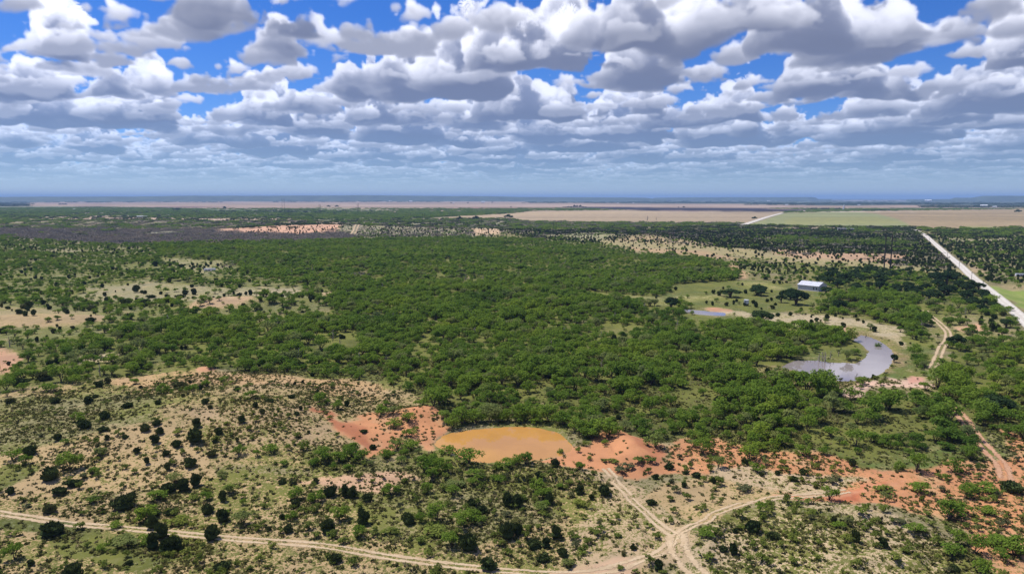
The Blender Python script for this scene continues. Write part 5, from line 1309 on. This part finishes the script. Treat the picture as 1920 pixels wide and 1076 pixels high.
# dead trees and the drowned tree at the lake
for k, (px, py, h) in enumerate([(1536.7, 681, 30), (1547, 682, 33), (1541.5, 676, 26), (1507, 683, 13), (1528, 682, 14), (1556, 673, 22), (1572, 668, 14), (1584, 666, 12), (1562, 684, 10), (1519, 682, 10), (1606, 713, 20), (1513, 681, 12)]):
    x, y, z = [float(v[0]) for v in ground_at(px, py)]; d = math.hypot(x, y)
    o = add('dead_tree', LIB['dead'][k % 4], None, (x, y, H1(x, y))); s_ = h*.62/F*d/4.4; o.scale = (s_*1.6, s_*1.6, s_); o.rotation_euler = (0, 0, k*1.3)
    tag(o, 'bare grey dead tree '+['tallest but one, at the lake edge', 'tallest at the lake edge', 'behind the two tallest by the lake', 'short, in the lake shallows, second from left', 'short, just left of the tallest pair', 'right of the tallest, on the lake bank', 'small, on the grassy lake point', 'small, nearest the tip of the lake point', 'short snag in water right of the tallest pair', 'short snag in shallows left of centre', 'between green trees on the near lake shore', 'leftmost snag standing in the lake shallows'][k].replace('leftmost snag', 'thin snag'), 'dead tree')
x, y, z = [float(v[0]) for v in ground_at(1620.5, 637)]
b = add('stump', mesh_np('stump', *mk_dead(77, 1.9, 7), [M['wood_pole']]), None, (x, y, -.3)); tag(b, 'dark broken stump standing in the upper arm of the lake', 'stump')
x, y, z = [float(v[0]) for v in ground_at(1646, 656)]
e = bpy.data.objects.new('drowned_tree', None); col.objects.link(e); e.location = (x, y, -.9); e.scale = (.52, .52, .6); tag(e, 'small green tree standing in the grey lake water', 'tree'); add('crown', LIB['mesq_crown'][2], e); add('trunk', LIB['mesq_trunk'][2], e)
# ---- far hills
def ridge(name, pts, dist, depth, mat):
    V = []; Fq = []; n = 0
    xs = np.linspace(pts[0][0], pts[-1][0], 90); ys = np.interp(xs, [p[0] for p in pts], [p[1] for p in pts])
    for k, (px, py) in enumerate(zip(xs, ys)):
        a = math.atan2((px-960)/F, cp+.13*sp_); t = (371.05-py)/F*dist+CAM_H*(1 if py < 371 else .6); t = t*(1+.03*(vnoise(np.array([px/9.]), np.array([3.]))[0]-.5)*2)
        for q, hz in ((-1.2, -3), (-.75, .30), (-.4, .72), (0, 1), (.6, .9), (1.4, -.05)):
            r_ = dist+q*depth*(1+.3*math.sin(k*.9)); V.append((math.sin(a)*r_, math.cos(a)*r_, t*hz if hz > 0 else -4))
    w = 6; i = np.arange(89)[:, None]; j = np.arange(w-1)[None, :]
    q = np.stack([i*w+j, (i+1)*w+j, (i+1)*w+j+1, i*w+j+1], -1).reshape(-1, 4)
    o = add(name, mesh_np(name, np.array(V), q, [mat], smooth=True)); tag(o, kind='structure'); return o
M['hill'] = simple('wooded_hill', (.055,.075,.04), .95, var=.25, scale=.004)
ridge('hills', [(-500, 371.5), (-60, 370.2), (60, 369.4), (180, 369.3), (300, 368.6), (350, 367.6), (480, 367.6), (620, 367), (660, 366.3), (700, 366.6), (760, 367.2), (830, 367.6), (930, 368.3), (960, 369.4), (1080, 370), (1200, 370.8), (1250, 371.5)], 13500, 1100, M['hill'])
ridge('hills', [(1180, 371.4), (1300, 370.3), (1380, 369.9), (1440, 370.2), (1490, 369.9), (1522, 369.9), (1534, 371.2), (1560, 371.5)], 16000, 1000, M['hill'])
ridge('hills', [(1700, 371.6), (1790, 371), (1826, 370.9), (1836, 368.3), (1900, 368), (2000, 367.2), (2300, 367.6), (2600, 371.5)], 14500, 1100, M['hill'])
# lumpy tree belts of the far plain
bx, by2 = [], []
for (pa, pb, ya, yb, n) in [(980, 1400, 379, 381, 260), (1400, 1960, 380, 384.6, 420), (500, 830, 377.6, 379, 160), (0, 420, 377.6, 380, 120), (1730, 1960, 386.5, 389.5, 120), (-60, 60, 379, 387, 160), (640, 960, 376.6, 377.8, 100), (1180, 1900, 376.4, 378.6, 260)]:
    px = pa+(pb-pa)*rng.random(n); py = ya+(yb-ya)*rng.random(n); a, b_ = flat(px, py); bx.append(a); by2.append(b_)
bx = np.concatenate(bx); by2 = np.concatenate(by2); s = rand_scale(len(bx), 2.0, 5.0); s[:, 2] *= .5
scatter_gn('far_treeline', np.column_stack([bx, by2]), np.zeros(len(bx)), s, rng.integers(3, size=len(bx)), LIB['jcluster'])
# ---- the air
bm = bmesh.new(); boxm(bm, -52000, 52000, -52000, 52000, -8, 215)
me = bpy.data.meshes.new('haze'); bm.to_mesh(me); bm.free(); o = add('haze', me); tag(o, kind='stuff')
m, nt = new_mat('pale_air'); t = NT(nt); oo = t.n('ShaderNodeOutputMaterial'); pv = t.n('ShaderNodeVolumePrincipled')
pv.inputs['Color'].default_value = (.38, .61, 1.0, 1); pv.inputs['Density'].default_value = HAZE_DENSITY; pv.inputs['Anisotropy'].default_value = 0.0
t.l(pv.outputs[0], oo.inputs['Volume']); me.materials.append(m)
print('things', time.time()-T0)
